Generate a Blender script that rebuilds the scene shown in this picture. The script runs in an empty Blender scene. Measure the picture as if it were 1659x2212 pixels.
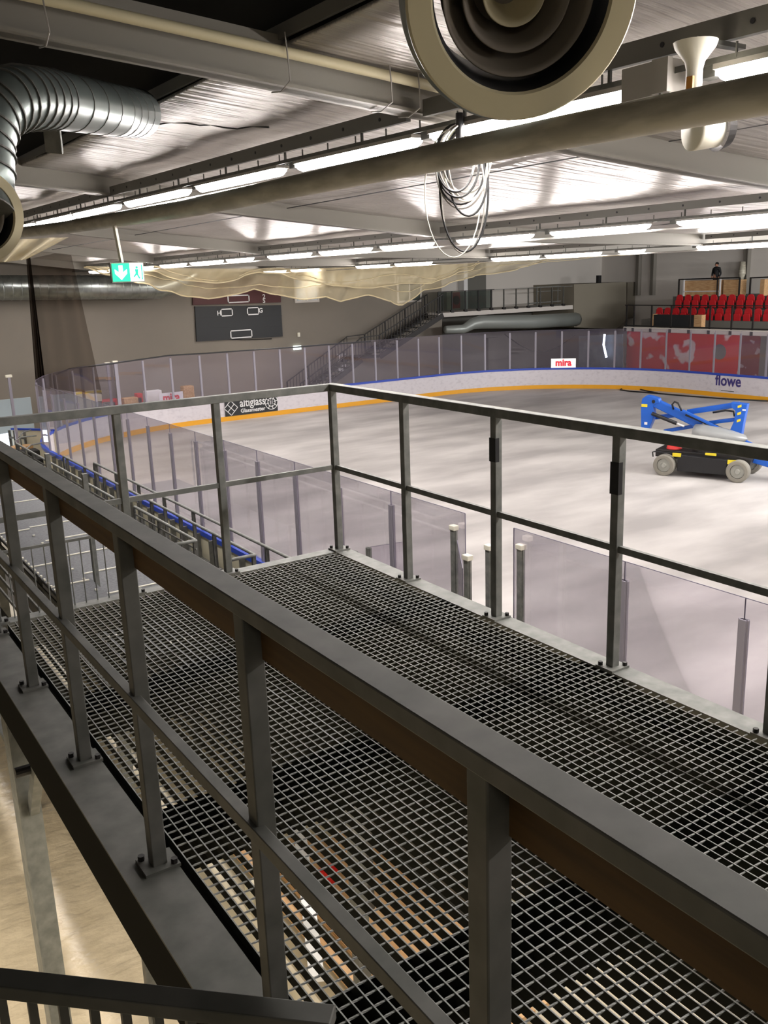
import bpy, math, random
from mathutils import Vector, Matrix
random.seed(7)
S=bpy.context.scene
C=S.collection
# ------------------------------------------------------------------ camera
F=1967.75; ZC=5.8
RM=((0.8319843,-0.5538047,-0.0332036),(-0.1638911,-0.1881556,-0.9683684),(0.5300395,0.8111090,-0.2473062))
cam=bpy.data.cameras.new('camera'); co=bpy.data.objects.new('camera',cam); C.objects.link(co)
cam.sensor_fit='VERTICAL'; cam.sensor_height=36; cam.sensor_width=27; cam.lens=F/2212*36
cam.clip_start=.05; cam.clip_end=300
r0,r1,r2=[Vector(a) for a in RM]
m=Matrix((( r0.x,-r1.x,-r2.x,0),( r0.y,-r1.y,-r2.y,0),( r0.z,-r1.z,-r2.z,ZC),(0,0,0,1)))
co.matrix_world=m; S.camera=co
def ray(x,y):
    a=(x-829.5)/F; b=(y-1106)/F
    return r0*a+r1*b+r2
def PX(x,y,c): d=ray(x,y); return Vector((0,0,ZC))+d*(c/d.x)
def PY(x,y,c): d=ray(x,y); return Vector((0,0,ZC))+d*(c/d.y)
def PZ(x,y,c): d=ray(x,y); return Vector((0,0,ZC))+d*((c-ZC)/d.z)
# ------------------------------------------------------------------ world, exposure, area lights
W=bpy.data.worlds.new('world'); S.world=W; W.use_nodes=True
W.node_tree.nodes['Background'].inputs[0].default_value=(.80,.86,1,1)
W.node_tree.nodes['Background'].inputs[1].default_value=.2
S.view_settings.view_transform='Standard'; S.view_settings.look='None'
S.view_settings.gamma=1; S.view_settings.use_curve_mapping=False
S.view_settings.exposure=0.9
LAMP_E=50
def area(name,loc,sx,sy,power,col,rot=(0,0,0)):
    l=bpy.data.lights.new(name,'AREA'); l.shape='RECTANGLE'; l.size=sx; l.size_y=sy; l.energy=power; l.color=col
    o=bpy.data.objects.new(name,l); C.objects.link(o); o.location=loc; o.rotation_euler=rot; return o
area('room_fill',(-1.3,6.6,3.5),2.0,6.0,105,(1,.88,.70))  # unseen warm lamp added low down to light the floor
area('room_fill',(2.0,3.5,3.4),1.2,3.0,55,(1,.90,.74))  # added fill below the joists, brightens the floor seen through the grating
area('room_fill',(-.6,-1.6,6.9),1.0,.5,9,(1,.92,.80),(math.radians(100),0,math.radians(-38)))  # added fill aimed at the round diffuser, kept off the rails
area('hall_fill',(30,3,6.2),14,9,260,(1,.97,.97))  # added fill out of view, brightens the rink
area('hall_fill',(12,-3,6.2),9,5,90,(1,.97,.97))  # added fill out of view, at the near end of the rink
area('hall_fill',(39,13,6.0),8,1.2,1150,(1,.98,.97),(math.radians(75),0,0))  # added fill out of view, tilted at the dim far stand and wall
area('hall_fill',(25,9,6.0),8,1.0,750,(1,.98,.97),(math.radians(72),0,0))  # added fill out of view, tilted towards the far end
# ------------------------------------------------------------------ materials
def lin(c): return tuple(((v/255)/12.92 if v/255<=.04045 else ((v/255+.055)/1.055)**2.4) for v in c)
def mat(name,col,rough=.6,metal=0,noise=None,bump=None,emit=0,spec=None):
    """noise=(scale(3), detail, colour2, lo, hi)  bump=(scale(3), strength, dist)"""
    m=bpy.data.materials.new(name); m.use_nodes=True; nt=m.node_tree; b=nt.nodes['Principled BSDF']
    c=lin(col); b.inputs['Base Color'].default_value=(*c,1); b.inputs['Roughness'].default_value=rough; b.inputs['Metallic'].default_value=metal
    if spec is not None: b.inputs['Specular IOR Level'].default_value=spec
    def tex(sc,det):
        tc=nt.nodes.new('ShaderNodeTexCoord'); mp=nt.nodes.new('ShaderNodeMapping'); mp.inputs['Scale'].default_value=sc
        n=nt.nodes.new('ShaderNodeTexNoise'); n.inputs['Scale'].default_value=1; n.inputs['Detail'].default_value=det
        nt.links.new(tc.outputs['Object'],mp.inputs[0]); nt.links.new(mp.outputs[0],n.inputs['Vector']); return n
    if noise:
        n=tex(noise[0],noise[1]); rp=nt.nodes.new('ShaderNodeValToRGB')
        rp.color_ramp.elements[0].position=noise[3]; rp.color_ramp.elements[1].position=noise[4]
        rp.color_ramp.elements[0].color=(*c,1); rp.color_ramp.elements[1].color=(*lin(noise[2]),1)
        nt.links.new(n.outputs[0],rp.inputs[0]); nt.links.new(rp.outputs[0],b.inputs['Base Color'])
    if bump:
        n=tex(bump[0],4); bp=nt.nodes.new('ShaderNodeBump'); bp.inputs['Strength'].default_value=bump[1]; bp.inputs['Distance'].default_value=bump[2]
        nt.links.new(n.outputs[0],bp.inputs['Height']); nt.links.new(bp.outputs[0],b.inputs['Normal'])
    if emit:
        b.inputs['Emission Color'].default_value=(*c,1); b.inputs['Emission Strength'].default_value=emit
    return m
def clear(name,tint,dif,difcol,gloss=.06,rough=.02):
    m=bpy.data.materials.new(name); m.use_nodes=True; nt=m.node_tree; nt.nodes.clear()
    o=nt.nodes.new('ShaderNodeOutputMaterial'); t=nt.nodes.new('ShaderNodeBsdfTransparent'); t.inputs[0].default_value=(*tint,1)
    d=nt.nodes.new('ShaderNodeBsdfDiffuse'); d.inputs[0].default_value=(*lin(difcol),1)
    g=nt.nodes.new('ShaderNodeBsdfGlossy'); g.inputs['Roughness'].default_value=rough
    a=nt.nodes.new('ShaderNodeMixShader'); a.inputs[0].default_value=dif
    b=nt.nodes.new('ShaderNodeMixShader')
    f=nt.nodes.new('ShaderNodeFresnel'); f.inputs[0].default_value=1.45
    mu=nt.nodes.new('ShaderNodeMath'); mu.operation='MULTIPLY'; mu.inputs[1].default_value=gloss*10
    nt.links.new(f.outputs[0],mu.inputs[0]); nt.links.new(mu.outputs[0],b.inputs[0])
    nt.links.new(t.outputs[0],a.inputs[1]); nt.links.new(d.outputs[0],a.inputs[2])
    nt.links.new(a.outputs[0],b.inputs[1]); nt.links.new(g.outputs[0],b.inputs[2]); nt.links.new(b.outputs[0],o.inputs[0])
    return m
M={}
M['galv']=mat('galvanised_steel',(112,114,110),.55,.35,((14,14,14),6,(138,139,134),.35,.7),((60,60,60),.15,.002))
M['galv_dark']=mat('weathered_steel',(82,83,78),.6,.3,((10,10,10),6,(104,103,98),.35,.7))
M['galv_pipe']=mat('dull_zinc_pipe',(172,167,150),.5,.1,((5,3,14),8,(200,195,178),.42,.62))
M['grate']=mat('grating_steel',(150,152,148),.5,.12,((30,30,30),3,(118,120,116),.35,.7))
M['grate_bar']=mat('shaded_bearing_bar',(44,46,42),.8,0,None,None,0,.12)  # dark colour holds the shade on the sides of the bars
M['matt_black']=mat('dark_steel_and_shade',(34,34,30),.9,0,None,None,0,.08)  # near-black joists; on the channel web the colour stands for shade
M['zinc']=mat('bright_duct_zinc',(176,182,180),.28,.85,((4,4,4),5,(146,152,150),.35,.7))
M['board_wood']=mat('timber_board',(92,66,28),.75,0,((30,2.2,30),7,(66,46,18),.35,.7))
M['tan_wood']=mat('pale_timber',(206,170,126),.7,0,((20,3,20),6,(176,134,88),.35,.7))
M['ice']=mat('bare_rink_slab',(164,160,158),.5,0,((.25,.6,1),12,(202,198,195),.36,.64),None,0,.3)
M['floor']=mat('cream_floor',(206,196,170),.4,0,((.8,.8,1),6,(190,180,154),.35,.7))
M['sheet']=mat('creased_plastic_sheet',(220,206,180),.30,0,((3,3,3),6,(200,186,160),.35,.7),((4.2,7,4),.8,.05))
M['foil']=mat('foil_ceiling_sheet',(158,153,147),.32,.4,((1.2,.5,1),5,(176,171,165),.35,.7),((.5,9,1),1.0,.08))
M['rafter']=mat('grey_painted_beam',(132,128,120),.6,.1)
M['purlin']=mat('grey_purlin',(112,110,104),.55,.3)
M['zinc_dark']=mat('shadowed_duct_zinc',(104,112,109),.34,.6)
M['zinc2']=mat('dull_duct_zinc',(158,164,160),.4,.35)
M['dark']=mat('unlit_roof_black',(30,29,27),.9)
M['corr']=mat('dark_corrugated_sheet',(74,72,66),.6,.3)
M['wall']=mat('greige_wall',(131,124,114),.85,0,((.3,.3,.3),4,(122,116,107),.35,.7))
M['wall_light']=mat('pale_wall_panel',(205,200,193),.8)
M['wall_recess']=mat('recess_wall',(104,103,97),.85)
M['panel']=mat('beige_cladding',(132,126,112),.8)
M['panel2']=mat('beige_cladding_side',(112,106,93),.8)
M['white']=mat('white_board_plastic',(214,209,214),.35,0,((5,5,9),8,(196,190,196),.5,.75))
M['cream']=mat('cream_board_back',(206,201,178),.6)
M['blue_cap']=mat('blue_cap_rail',(40,72,178),.4)
M['yellow']=mat('yellow_kick_plate',(232,166,30),.4)
M['pane']=clear('clear_pane',(.95,.935,.965),.055,(200,190,205),.055)
M['pane_edge']=mat('pane_edge',(110,105,125),.3)
M['stanchion']=mat('stanchion_aluminium',(150,146,156),.5,.3)
M['capw']=mat('white_plastic_cap',(226,222,206),.5)
M['lamp']=mat('lit_lamp_cover',(255,248,244),.5,0,None,None,LAMP_E)
M['lamp_body']=mat('lamp_housing',(150,146,140),.5)
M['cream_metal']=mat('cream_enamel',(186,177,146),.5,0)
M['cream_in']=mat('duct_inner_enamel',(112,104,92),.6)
M['black']=mat('black_plastic',(22,22,24),.5)
M['blackm']=mat('black_painted_steel',(34,32,31),.5,.2)
M['score']=mat('scoreboard_black',(34,36,38),.6)
M['maroon']=mat('scoreboard_maroon',(74,30,32),.6)
M['line']=mat('white_marking',(226,226,226),.6)
M['net']=clear('pale_net_mesh',(.90,.88,.82),.34,(240,226,190),.0)
M['netrope']=mat('net_rope',(206,192,156),.8)
M['net_dark']=clear('dark_net_mesh',(.70,.67,.64),.35,(58,48,40),.0)
M['net_core']=clear('bunched_dark_net',(.3,.28,.26),.6,(40,33,28),.0)
M['green']=mat('exit_green_panel',(20,190,130),.5,0,None,None,1.1)
M['signw']=mat('exit_white_panel',(235,255,245),.5,0,None,None,1.3)
M['red']=mat('red_seat_plastic',(196,30,38),.4)
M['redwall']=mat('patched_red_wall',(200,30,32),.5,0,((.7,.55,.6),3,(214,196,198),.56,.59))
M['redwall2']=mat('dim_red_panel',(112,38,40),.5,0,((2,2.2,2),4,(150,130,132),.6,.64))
M['signred']=mat('sign_red',(205,22,48),.6)
M['purple']=mat('sign_purple',(62,52,120),.6)
M['bluelift']=mat('blue_lift_paint',(28,92,190),.35,.1)
M['lgrey']=mat('grey_engine_cover',(140,142,142),.3)
M['tyre']=mat('grey_tyre',(132,128,118),.8)
M['hub']=mat('wheel_hub_grey',(150,150,142),.6)
M['lyel']=mat('yellow_decal',(222,200,40),.6)
M['skin']=mat('skin',(168,120,96),.7)
M['cloth']=mat('black_jacket',(24,24,27),.9)
M['jeans']=mat('dark_trousers',(40,42,52),.9)
M['hair']=mat('dark_hair',(30,24,20),.9)
M['glassdark']=clear('tinted_mesh_panel',(.62,.66,.64),.25,(70,78,74),.03)
M['deck']=mat('perforated_deck',(76,79,84),.6,.1,((40,40,40),2,(58,60,65),.45,.55))
M['winglass']=mat('window_glass',(70,78,72),.2)
M['pane_glow']=mat('daylit_pane_and_glint',(225,236,255),.5,0,None,None,2.6)  # daylit opening, also the glow of the painted pane reflection
M['bluewall']=mat('bluish_wall',(150,162,166),.8)
M['redplast']=mat('red_plastic',(200,34,30),.5)
M['orange']=mat('orange_tape',(190,130,50),.6)
# ------------------------------------------------------------------ mesh builder
class MB:
    def __init__(s): s.v=[]; s.f=[]
    def add(s,vs,fs):
        n=len(s.v); s.v+= [tuple(v) for v in vs]; s.f+=[tuple(i+n for i in f) for f in fs]; return s
    def box(s,a,b):
        x0,y0,z0=a; x1,y1,z1=b
        return s.add([(x0,y0,z0),(x1,y0,z0),(x1,y1,z0),(x0,y1,z0),(x0,y0,z1),(x1,y0,z1),(x1,y1,z1),(x0,y1,z1)],
          [(0,3,2,1),(4,5,6,7),(0,1,5,4),(1,2,6,5),(2,3,7,6),(3,0,4,7)])
    def bar(s,p,q,w,h,up=(0,0,1)):
        p=Vector(p); q=Vector(q); d=(q-p).normalized(); u=Vector(up)
        r=d.cross(u)
        if r.length<1e-4: r=d.cross(Vector((0,1,0)))
        r.normalize(); u=r.cross(d); vs=[]
        for e in (p,q):
            for a,b in ((-1,-1),(1,-1),(1,1),(-1,1)): vs.append(e+r*a*w/2+u*b*h/2)
        return s.add(vs,[(0,1,2,3),(7,6,5,4),(0,4,5,1),(1,5,6,2),(2,6,7,3),(3,7,4,0)])
    def tube(s,pts,r,n=8,caps=True):
        pts=[Vector(p) for p in pts]; rings=[]; N=len(pts); prev=None; vs=[]; fs=[]
        for i,p in enumerate(pts):
            d=(pts[min(i+1,N-1)]-pts[max(i-1,0)])
            if d.length<1e-9: d=Vector((0,0,1))
            d.normalize()
            if prev is None:
                a=d.cross(Vector((0,0,1)));
                if a.length<1e-3: a=d.cross(Vector((0,1,0)))
            else: a=prev-d*prev.dot(d)
            a.normalize(); prev=a; b=d.cross(a)
            rr=r[i] if isinstance(r,(list,tuple)) else r
            for k in range(n):
                t=2*math.pi*k/n; vs.append(p+(a*math.cos(t)+b*math.sin(t))*rr)
        for i in range(N-1):
            for k in range(n):
                k2=(k+1)%n; fs.append((i*n+k,i*n+k2,(i+1)*n+k2,(i+1)*n+k))
        if caps: fs.append(tuple(range(n-1,-1,-1))); fs.append(tuple((N-1)*n+k for k in range(n)))
        return s.add(vs,fs)
    def lathe(s,c,axis,prof,n=32):
        """prof: list of (distance along axis, radius)"""
        c=Vector(c); d=Vector(axis).normalized(); a=d.cross(Vector((0,0,1)))
        if a.length<1e-3: a=Vector((1,0,0))
        a.normalize(); b=d.cross(a); vs=[]; fs=[]
        for t,r in prof:
            for k in range(n):
                th=2*math.pi*k/n; vs.append(c+d*t+(a*math.cos(th)+b*math.sin(th))*max(r,1e-4))
        for i in range(len(prof)-1):
            for k in range(n):
                k2=(k+1)%n; fs.append((i*n+k,i*n+k2,(i+1)*n+k2,(i+1)*n+k))
        return s.add(vs,fs)
    def prism(s,poly,off):
        off=Vector(off); n=len(poly); vs=[Vector(p) for p in poly]; vs+= [v+off for v in vs]
        return s.add(vs,[tuple(range(n)),tuple(range(2*n-1,n-1,-1))]+[(i,i+n,(i+1)%n+n,(i+1)%n) for i in range(n)])
    def o(s,name,m,parent=None,smooth=False,loc=None,bevel=0):
        me=bpy.data.meshes.new(name); me.from_pydata(s.v,[],s.f); me.materials.append(M[m] if isinstance(m,str) else m); me.update()
        ob=bpy.data.objects.new(name,me); C.objects.link(ob)
        if smooth:
            for p in me.polygons: p.use_smooth=True
        if parent: ob.parent=parent
        if loc is not None: ob.location=loc
        if bevel:
            b=ob.modifiers.new('bevel','BEVEL'); b.width=bevel; b.segments=2
        return ob
def tag(o,label,cat,group=None,kind=None):
    o['label']=label; o['category']=cat
    if group: o['group']=group
    if kind: o['kind']=kind
    return o
def thing(name,label,cat,loc=(0,0,0),rz=0,group=None):
    o=bpy.data.objects.new(name,None); C.objects.link(o); o.location=loc; o.rotation_euler=(0,0,rz); o.empty_display_size=.1
    return tag(o,label,cat,group)
def struct(o): o['kind']='structure'; return o
def copy_tree(o,parent=None):
    c=o.copy(); C.objects.link(c)
    if parent: c.parent=parent
    for ch in list(o.children): copy_tree(ch,c)
    return c
ORD=['first','second','third','fourth','fifth','sixth','seventh','eighth','ninth','tenth','eleventh','twelfth','thirteenth','fourteenth','fifteenth','sixteenth','seventeenth','eighteenth','nineteenth','twentieth','twenty-first','twenty-second','twenty-third','twenty-fourth','twenty-fifth','twenty-sixth','twenty-seventh','twenty-eighth','twenty-ninth','thirtieth']
def text(name,txt,size,mtl,parent,mtx,bold=0,depth=.004,squash=1):
    cu=bpy.data.curves.new(name,'FONT'); cu.body=txt; cu.size=size; cu.offset=bold; cu.extrude=depth; cu.align_x='CENTER'; cu.align_y='CENTER'; cu.resolution_u=3
    t=bpy.data.objects.new('tmp',cu); C.objects.link(t); bpy.context.view_layer.update()
    me=bpy.data.meshes.new_from_object(t.evaluated_get(bpy.context.evaluated_depsgraph_get())); bpy.data.objects.remove(t)
    me.materials.clear(); me.materials.append(M[mtl]); o=bpy.data.objects.new(name,me); C.objects.link(o); o.matrix_world=mtx@Matrix.Diagonal((squash,1,1,1))
    if parent:
        o.parent=parent; o.matrix_parent_inverse=Matrix.Identity(4)
    return o
def facing_mY(p): return Matrix.Translation(p)@Matrix.Rotation(math.radians(90),4,'X')      # text read when looking along +Y
def facing_mX(p): return Matrix.Translation(p)@Matrix.Rotation(math.radians(-90),4,'Z')@Matrix.Rotation(math.radians(90),4,'X')  # read when looking along +X
# ================================================================== STRUCTURE
PZ0=4.07
struct(MB().box((-8,-8,-.2),(6.6,44,0)).o('floor','floor'))
# slab inside the boards
cx0,cx1,RAD,YE=15.07,27.8,8.5,37.0
XN,XF=6.57,36.3
def ringpath(y_start,y_end,step=.45):
    pts=[]
    def seg(a,b):
        n=max(1,int((Vector(b)-Vector(a)).length/1.4)); 
        for i in range(n): pts.append(Vector(a)+(Vector(b)-Vector(a))*i/n)
    seg((XN,y_start,0),(XN,YE-RAD,0))
    for i in range(24):
        t=math.pi-(math.pi/2)*i/24; pts.append(Vector((XN+RAD+RAD*math.cos(t),YE-RAD+RAD*math.sin(t),0)))
    seg((XN+RAD,YE,0),(XF-RAD,YE,0))
    for i in range(24):
        t=math.pi/2-(math.pi/2)*i/24; pts.append(Vector((XF-RAD+RAD*math.cos(t),YE-RAD+RAD*math.sin(t),0)))
    seg((XF,YE-RAD,0),(XF,y_end,0)); pts.append(Vector((XF,y_end,0)))
    return pts
struct(MB().box((6.6,-8,-.2),(48,46,-.004)).o('ground','floor'))
bp=ringpath(-8,-8)
struct(MB().prism([(p.x,p.y,-.05) for p in reversed(bp)],(0,0,.05)).o('rink_floor','ice'))
# walls
struct(MB().box((-8,41.2,0),(31.2,41.5,8)).o('wall_end','wall'))
struct(MB().box((31.0,43.6,0),(47,43.9,8)).o('wall_end_recess','wall_recess'))
struct(MB().box((31.0,43.4,3.95),(47,43.58,8)).o('wall_end_upper','wall_light'))
struct(MB().box((31.0,41.5,0),(31.2,43.6,8)).o('wall_return','wall'))
struct(MB().box((46,10,0),(46.3,43.4,8)).o('wall_right','wall_light'))
struct(MB().box((47,-8,0),(47.3,10,8)).o('wall_right_near','wall_light'))
struct(MB().box((-8.3,-8,0),(-8,44,10)).o('wall_left','wall'))
struct(MB().box((-8.3,-8.3,0),(47.3,-8,10.4)).o('wall_near','wall'))
# dark upper roof void
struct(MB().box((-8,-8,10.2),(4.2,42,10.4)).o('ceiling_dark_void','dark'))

mb=MB()
for i in range(26):
    x=-1.5+i*.16
    mb.box((x,9.5,8.75+.02*(i%2)),(x+.09,15,8.80+.02*(i%2)))
struct(mb.o('ceiling_corrugated','corr'))
# foil ceiling
PROF=[(-3,7.75),(0,7.55),(1.5,7.40),(3,7.27),(4.9,7.10),(6.6,6.90),(8.6,6.74),(11.2,6.55),(14.3,6.43),(18.8,6.34),(26,6.42),(36,6.62),(47,6.88)]
def rz(x):
    for (a,za),(b,zb) in zip(PROF,PROF[1:]):
        if a<=x<=b: return za+(zb-za)*(x-a)/(b-a)
    return PROF[-1][1] if x>0 else PROF[0][1]
def rzz(x,y): return rz(x)+.0125*(min(max(y,0),32)-6.6)*max(0,min(1,1-(x-4.8)/7))
RY=[-1.6,6.64,14.9,22.9,30.8,38.9]
xs=[3.52+.35*i for i in range(int((47-3.52)/.35)+1)]; ys=[-8+.5*i for i in range(104)]
mb=MB(); vs=[];fs=[]
for x in xs:
    for y in ys:
        z=rzz(x,y)+.30+.022*math.sin(y*1.9+x*.7)*math.sin(x*.9+.4)*(.3+.7*abs(math.sin(x*.35)))
        vs.append((x,min(y,43.3),z))
n=len(ys)
for i in range(len(xs)-1):
    for j in range(n-1): fs.append((i*n+j,i*n+j+1,(i+1)*n+j+1,(i+1)*n+j))
ce=struct(mb.add(vs,fs).o('ceiling','foil',smooth=True)); sm=ce.modifiers.new('thick','SOLIDIFY'); sm.thickness=.03; sm.offset=1
struct(MB().bar((3.52,-8,rzz(3.5,0)+.31),(3.52,32,rzz(3.5,32)+.31),.03,.10).o('trim_1','purlin'))
mb=MB()
for X in (7.9,15.2): mb.bar((X,-6,rz(X)+.262),(X,41,rz(X)+.262),.025,.012)
struct(mb.o('trim_2','black'))
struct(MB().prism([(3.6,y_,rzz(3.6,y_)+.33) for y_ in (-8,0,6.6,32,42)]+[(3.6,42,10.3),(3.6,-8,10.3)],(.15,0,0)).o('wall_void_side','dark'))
# torn seam in the foil
a,b=Vector((3.6,10.2,rzz(3.6,10)+.28)),Vector((4.75,9.3,rzz(4.75,9)+.26))
pts=[a.lerp(b,t/10)+Vector((0,.07*math.sin(t*1.1),-.012*(t%3))) for t in range(11)]
struct(MB().tube(pts,.008,5).o('trim_3','black'))
# rafters
for k,y in enumerate(RY):
    mb=MB(); fl=MB()
    for (xa,za),(xb,zb) in [((p[0],rzz(p[0],y)),(q[0],rzz(q[0],y))) for p,q in zip(PROF,PROF[1:])]:
        mb.prism([(xa,y-.06,za),(xb,y-.06,zb),(xb,y-.06,zb+.36),(xa,y-.06,za+.36)],(0,.12,0))
        fl.prism([(xa,y-.11,za),(xb,y-.11,zb),(xb,y-.11,zb+.025),(xa,y-.11,za+.025)],(0,.22,0))
    t=thing('roof_rafter',['grey sloping roof beam nearest the camera out of frame','grey sloping roof beam carrying the long cream pipe','second grey roof beam across the hall behind the cream pipe one','third grey roof beam across the hall from the cream pipe one','fourth grey roof beam across the hall above the pale net','farthest grey roof beam just before the end wall'][k],'beam',group='roof beams spanning the hall')
    mb.o('web','rafter',t); fl.o('flange','rafter',t)
# ================================================================== CEILING LAMPS / PURLINS
ROWS=[(4.8,[(-3.8,-1.6),(-1.2,1.0),(1.45,3.65),(4.26,6.4),(6.62,8.71),(9.07,11.32),(11.7,14.07),(14.5,16.8),(16.95,19.4),(19.75,21.8),(22.3,24.4),(24.9,27.0),(27.6,29.7),(30.2,32.3),(33.0,35.1),(35.8,37.9)],6.87,.014,'first'),
 (11.2,[(-3,-.9),(-.4,1.7),(2.2,4.3),(4.7,6.8),(7.1,9.1),(9.64,11.7),(12.18,14.23),(15.05,16.87),(17.3,19.5),(20,22.2),(23.2,24.8),(25.2,27.5),(28,30.1),(31.0,33.0),(33.6,35.6),(36.2,38.2)],6.43,.0012,'second'),
 (19.2,[(-3,-.9),(0,2.1),(3,5.1),(6,8.1),(9.5,11.6),(13.0,15.0),(16.65,17.5),(18.16,20.3),(20.6,22.7),(25.9,28.05),(28.5,30.7),(33.7,36),(36.6,38.6)],6.29,0,'third')]
lamp_id=0
for X,spans,z0,sl,rown in ROWS:
    zf=lambda y:z0+sl*(y-4)
    zp=zf(0)
    # purlin with tray
    t=thing('lamp_row_purlin','grey perforated steel channel above the %s row of lamps from the camera'%rown,'purlin',group='steel channels above the lamps')
    mb=MB()
    for ya,yb in zip(RY,RY[1:]):
        mb.bar((X,ya+.12,zf(ya)+.245),(X,yb-.12,zf(yb)+.245),.05,.13 if X<6 else .11)
    mb.o('channel','purlin',t)
    mb=MB(); y=-4
    while y<38:
        if all(abs(y-r)>.15 for r in RY): mb.tube([(X-.03,y,zf(y)+.245),(X-.024,y,zf(y)+.245)],.016,8)
        y+=.62
    mb.o('holes','black',t)
    mb=MB()
    for dx in (-.07,.07): mb.bar((X+dx,-5,zf(-5)+.075),(X+dx,40.5,zf(40.5)+.075),.008,.035)
    y=-5
    while y<40:
        mb.bar((X-.07,y,zf(y)+.07),(X+.07,y,zf(y)+.07),.012,.008); mb.bar((X-.07,y,zf(y)+.07),(X-.07,y,zf(y)+.15),.012,.008)
        if int(y*10)%3==0: mb.bar((X,y,zf(y)+.06),(X,y,zf(y)+.2),.02,.02)
        y+=.5
    mb.o('cable_tray','galv_dark',t)
    mb=MB()
    mb.tube([(X+.12,-5,zf(-5)-.06),(X+.12,40.5,zf(40.5)-.06)],.016,6); mb.o('conduit','lamp_body',t)
    for i,(a,b) in enumerate(spans):
        t=thing('tube_lamp','lit fluorescent lamp, %s from the near end of the %s lamp row'%(ORD[i],rown),'lamp',((X),(a+b)/2,zf((a+b)/2)),group='fluorescent lamps in the %s row'%rown)
        h=(b-a)/2; d=sl*h; W2=.075
        MB().bar((0,-h,-d+.045),(0,h,d+.045),.15,.03).o('housing','lamp_body',t)
        m2=MB(); pr=[(-h,.2),(-h+.02,.7),(-h+.08,1),(h-.08,1),(h-.02,.7),(h,.2)]
        vs=[];fs=[]
        for yy,sc in pr:
            for k in range(7):
                th=math.pi*k/6; vs.append((W2*math.cos(th)*(.4+.6*sc),yy,d*yy/h+.03-.075*math.sin(th)*sc))
        for i2 in range(len(pr)-1):
            for k in range(6): fs.append((i2*7+k,i2*7+k+1,(i2+1)*7+k+1,(i2+1)*7+k))
        fs+= [tuple(range(6,-1,-1)),tuple(len(vs)-7+k for k in range(7))]
        m2.add(vs,fs).o('cover','lamp',t,smooth=True)
        MB().box((-.05,h,.0+d),(.05,h+.12,.07+d)).o('end_box','galv_dark',t)
# ================================================================== OVERHEAD PIPE, DUCTS
pp=[(3.0,16.5,6.66),(3,14.4,6.60),(3,11,6.49),(3,7.4,6.41),(3,4.6,6.40),(3,3.1,6.39),(3,2.1,6.375),(3,.5,6.34)]
tag(MB().tube(pp,.069,24).o('ceiling_pipe','galv_pipe',smooth=True),'long thick galvanised pipe crossing the view below the lamps','pipe')
# cream pipe along rafter A
y=6.42
tag(MB().tube([(x,y,rz(x)+.2) for x in (-2,0,1.5,3,4.3,5.4)],.04,12).o('cream_pipe','cream_metal',smooth=True),'slim cream pipe strapped along the nearest grey roof beam','pipe')
for k,x in enumerate((1.75,3.45,4.35,4.62)):
    pts=[Vector((x,y-.05,rz(x)+.32)),Vector((x+.01,y-.06,rz(x)+.15)),Vector((x+.03,y-.04,rz(x)-.0)),Vector((x+.05,y+.15,rz(x)-.04)),Vector((x+.05,y+.3,rz(x)-.02))]
    tag(MB().tube(pts,.006,5).o('cable_strap','lamp_body'),['thin cord looped round the beam at upper left','thin cord loop under the beam centre, left of the round diffuser','left one of two cords beside the round diffuser','right one of two cords beside the round diffuser'][k],'cord','cords tied round the nearest beam')
def diffuser(center,nrm,R,label,body_len,name='duct_diffuser'):
    t=thing(name,label,'duct',center)
    n=Vector(nrm).normalized()
    MB().lathe((0,0,0),n,[(-.005,R*.765),(.012,R*.785),(.016,R*.98),(0,R)],64).o('face_ring','cream_metal',t,smooth=False)
    MB().lathe((0,0,0),n,[(0,R),(-.06,R*1.0),(-.065,R*1.03),(-.09,R*1.03),(-.1,R*.99),(-.14,R*.99),(-.145,R*1.02),(-.17,R*1.02),(-.18,R*.97),(-body_len,R*.97)],64).o('shell','zinc',t,smooth=True)
    MB().lathe((0,0,0),n,[(-.005,R*.765),(-.10,R*.74),(-.14,R*.72),(-.5,R*.70)],64).o('throat','black',t,smooth=True)
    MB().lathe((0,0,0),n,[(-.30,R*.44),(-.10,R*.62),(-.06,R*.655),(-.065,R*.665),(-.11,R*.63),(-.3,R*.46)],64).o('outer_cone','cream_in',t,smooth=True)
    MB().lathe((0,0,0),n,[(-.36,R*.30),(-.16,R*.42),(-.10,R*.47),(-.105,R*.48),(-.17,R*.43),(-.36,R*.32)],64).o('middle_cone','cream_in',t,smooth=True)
    MB().lathe((0,0,0),n,[(-.36,R*.14),(-.2,R*.24),(-.15,R*.275),(-.155,R*.285),(-.2,R*.25)],48).o('inner_cone','cream_metal',t,smooth=True)
    MB().lathe((0,0,0),n,[(-.38,0),(-.37,R*.6)],48).o('back_plate','cream_in',t)
    a=n.cross(Vector((0,0,1))).normalized(); b=a.cross(n)
    s=(a*-.8+b*.55).normalized() if False else (a*1.0+b*.12).normalized()
    MB().bar(s*R*.26-n*.09,s*R*.82-n*.05,.02,.07,up=b).o('strut','cream_metal',t)
    return t
d=ray(1128,-12).normalized()
cpos=Vector((0,0,ZC))+d*4.25
right=Vector(RM[0]); upv=-Vector(RM[1])
n=(-d+right*.22+upv*(-.10)).normalized()
diffuser(cpos,n,.474,'large round cream air diffuser with rings hanging at top centre',.40)
d2=ray(-42,468).normalized(); c2=Vector((0,0,ZC))+d2*6.6
n2=(-d2+right*.75-upv*.2).normalized()
diffuser(c2,n2,.29,'smaller cream round air diffuser cut by the left frame edge',.30,'duct_nozzle')
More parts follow.
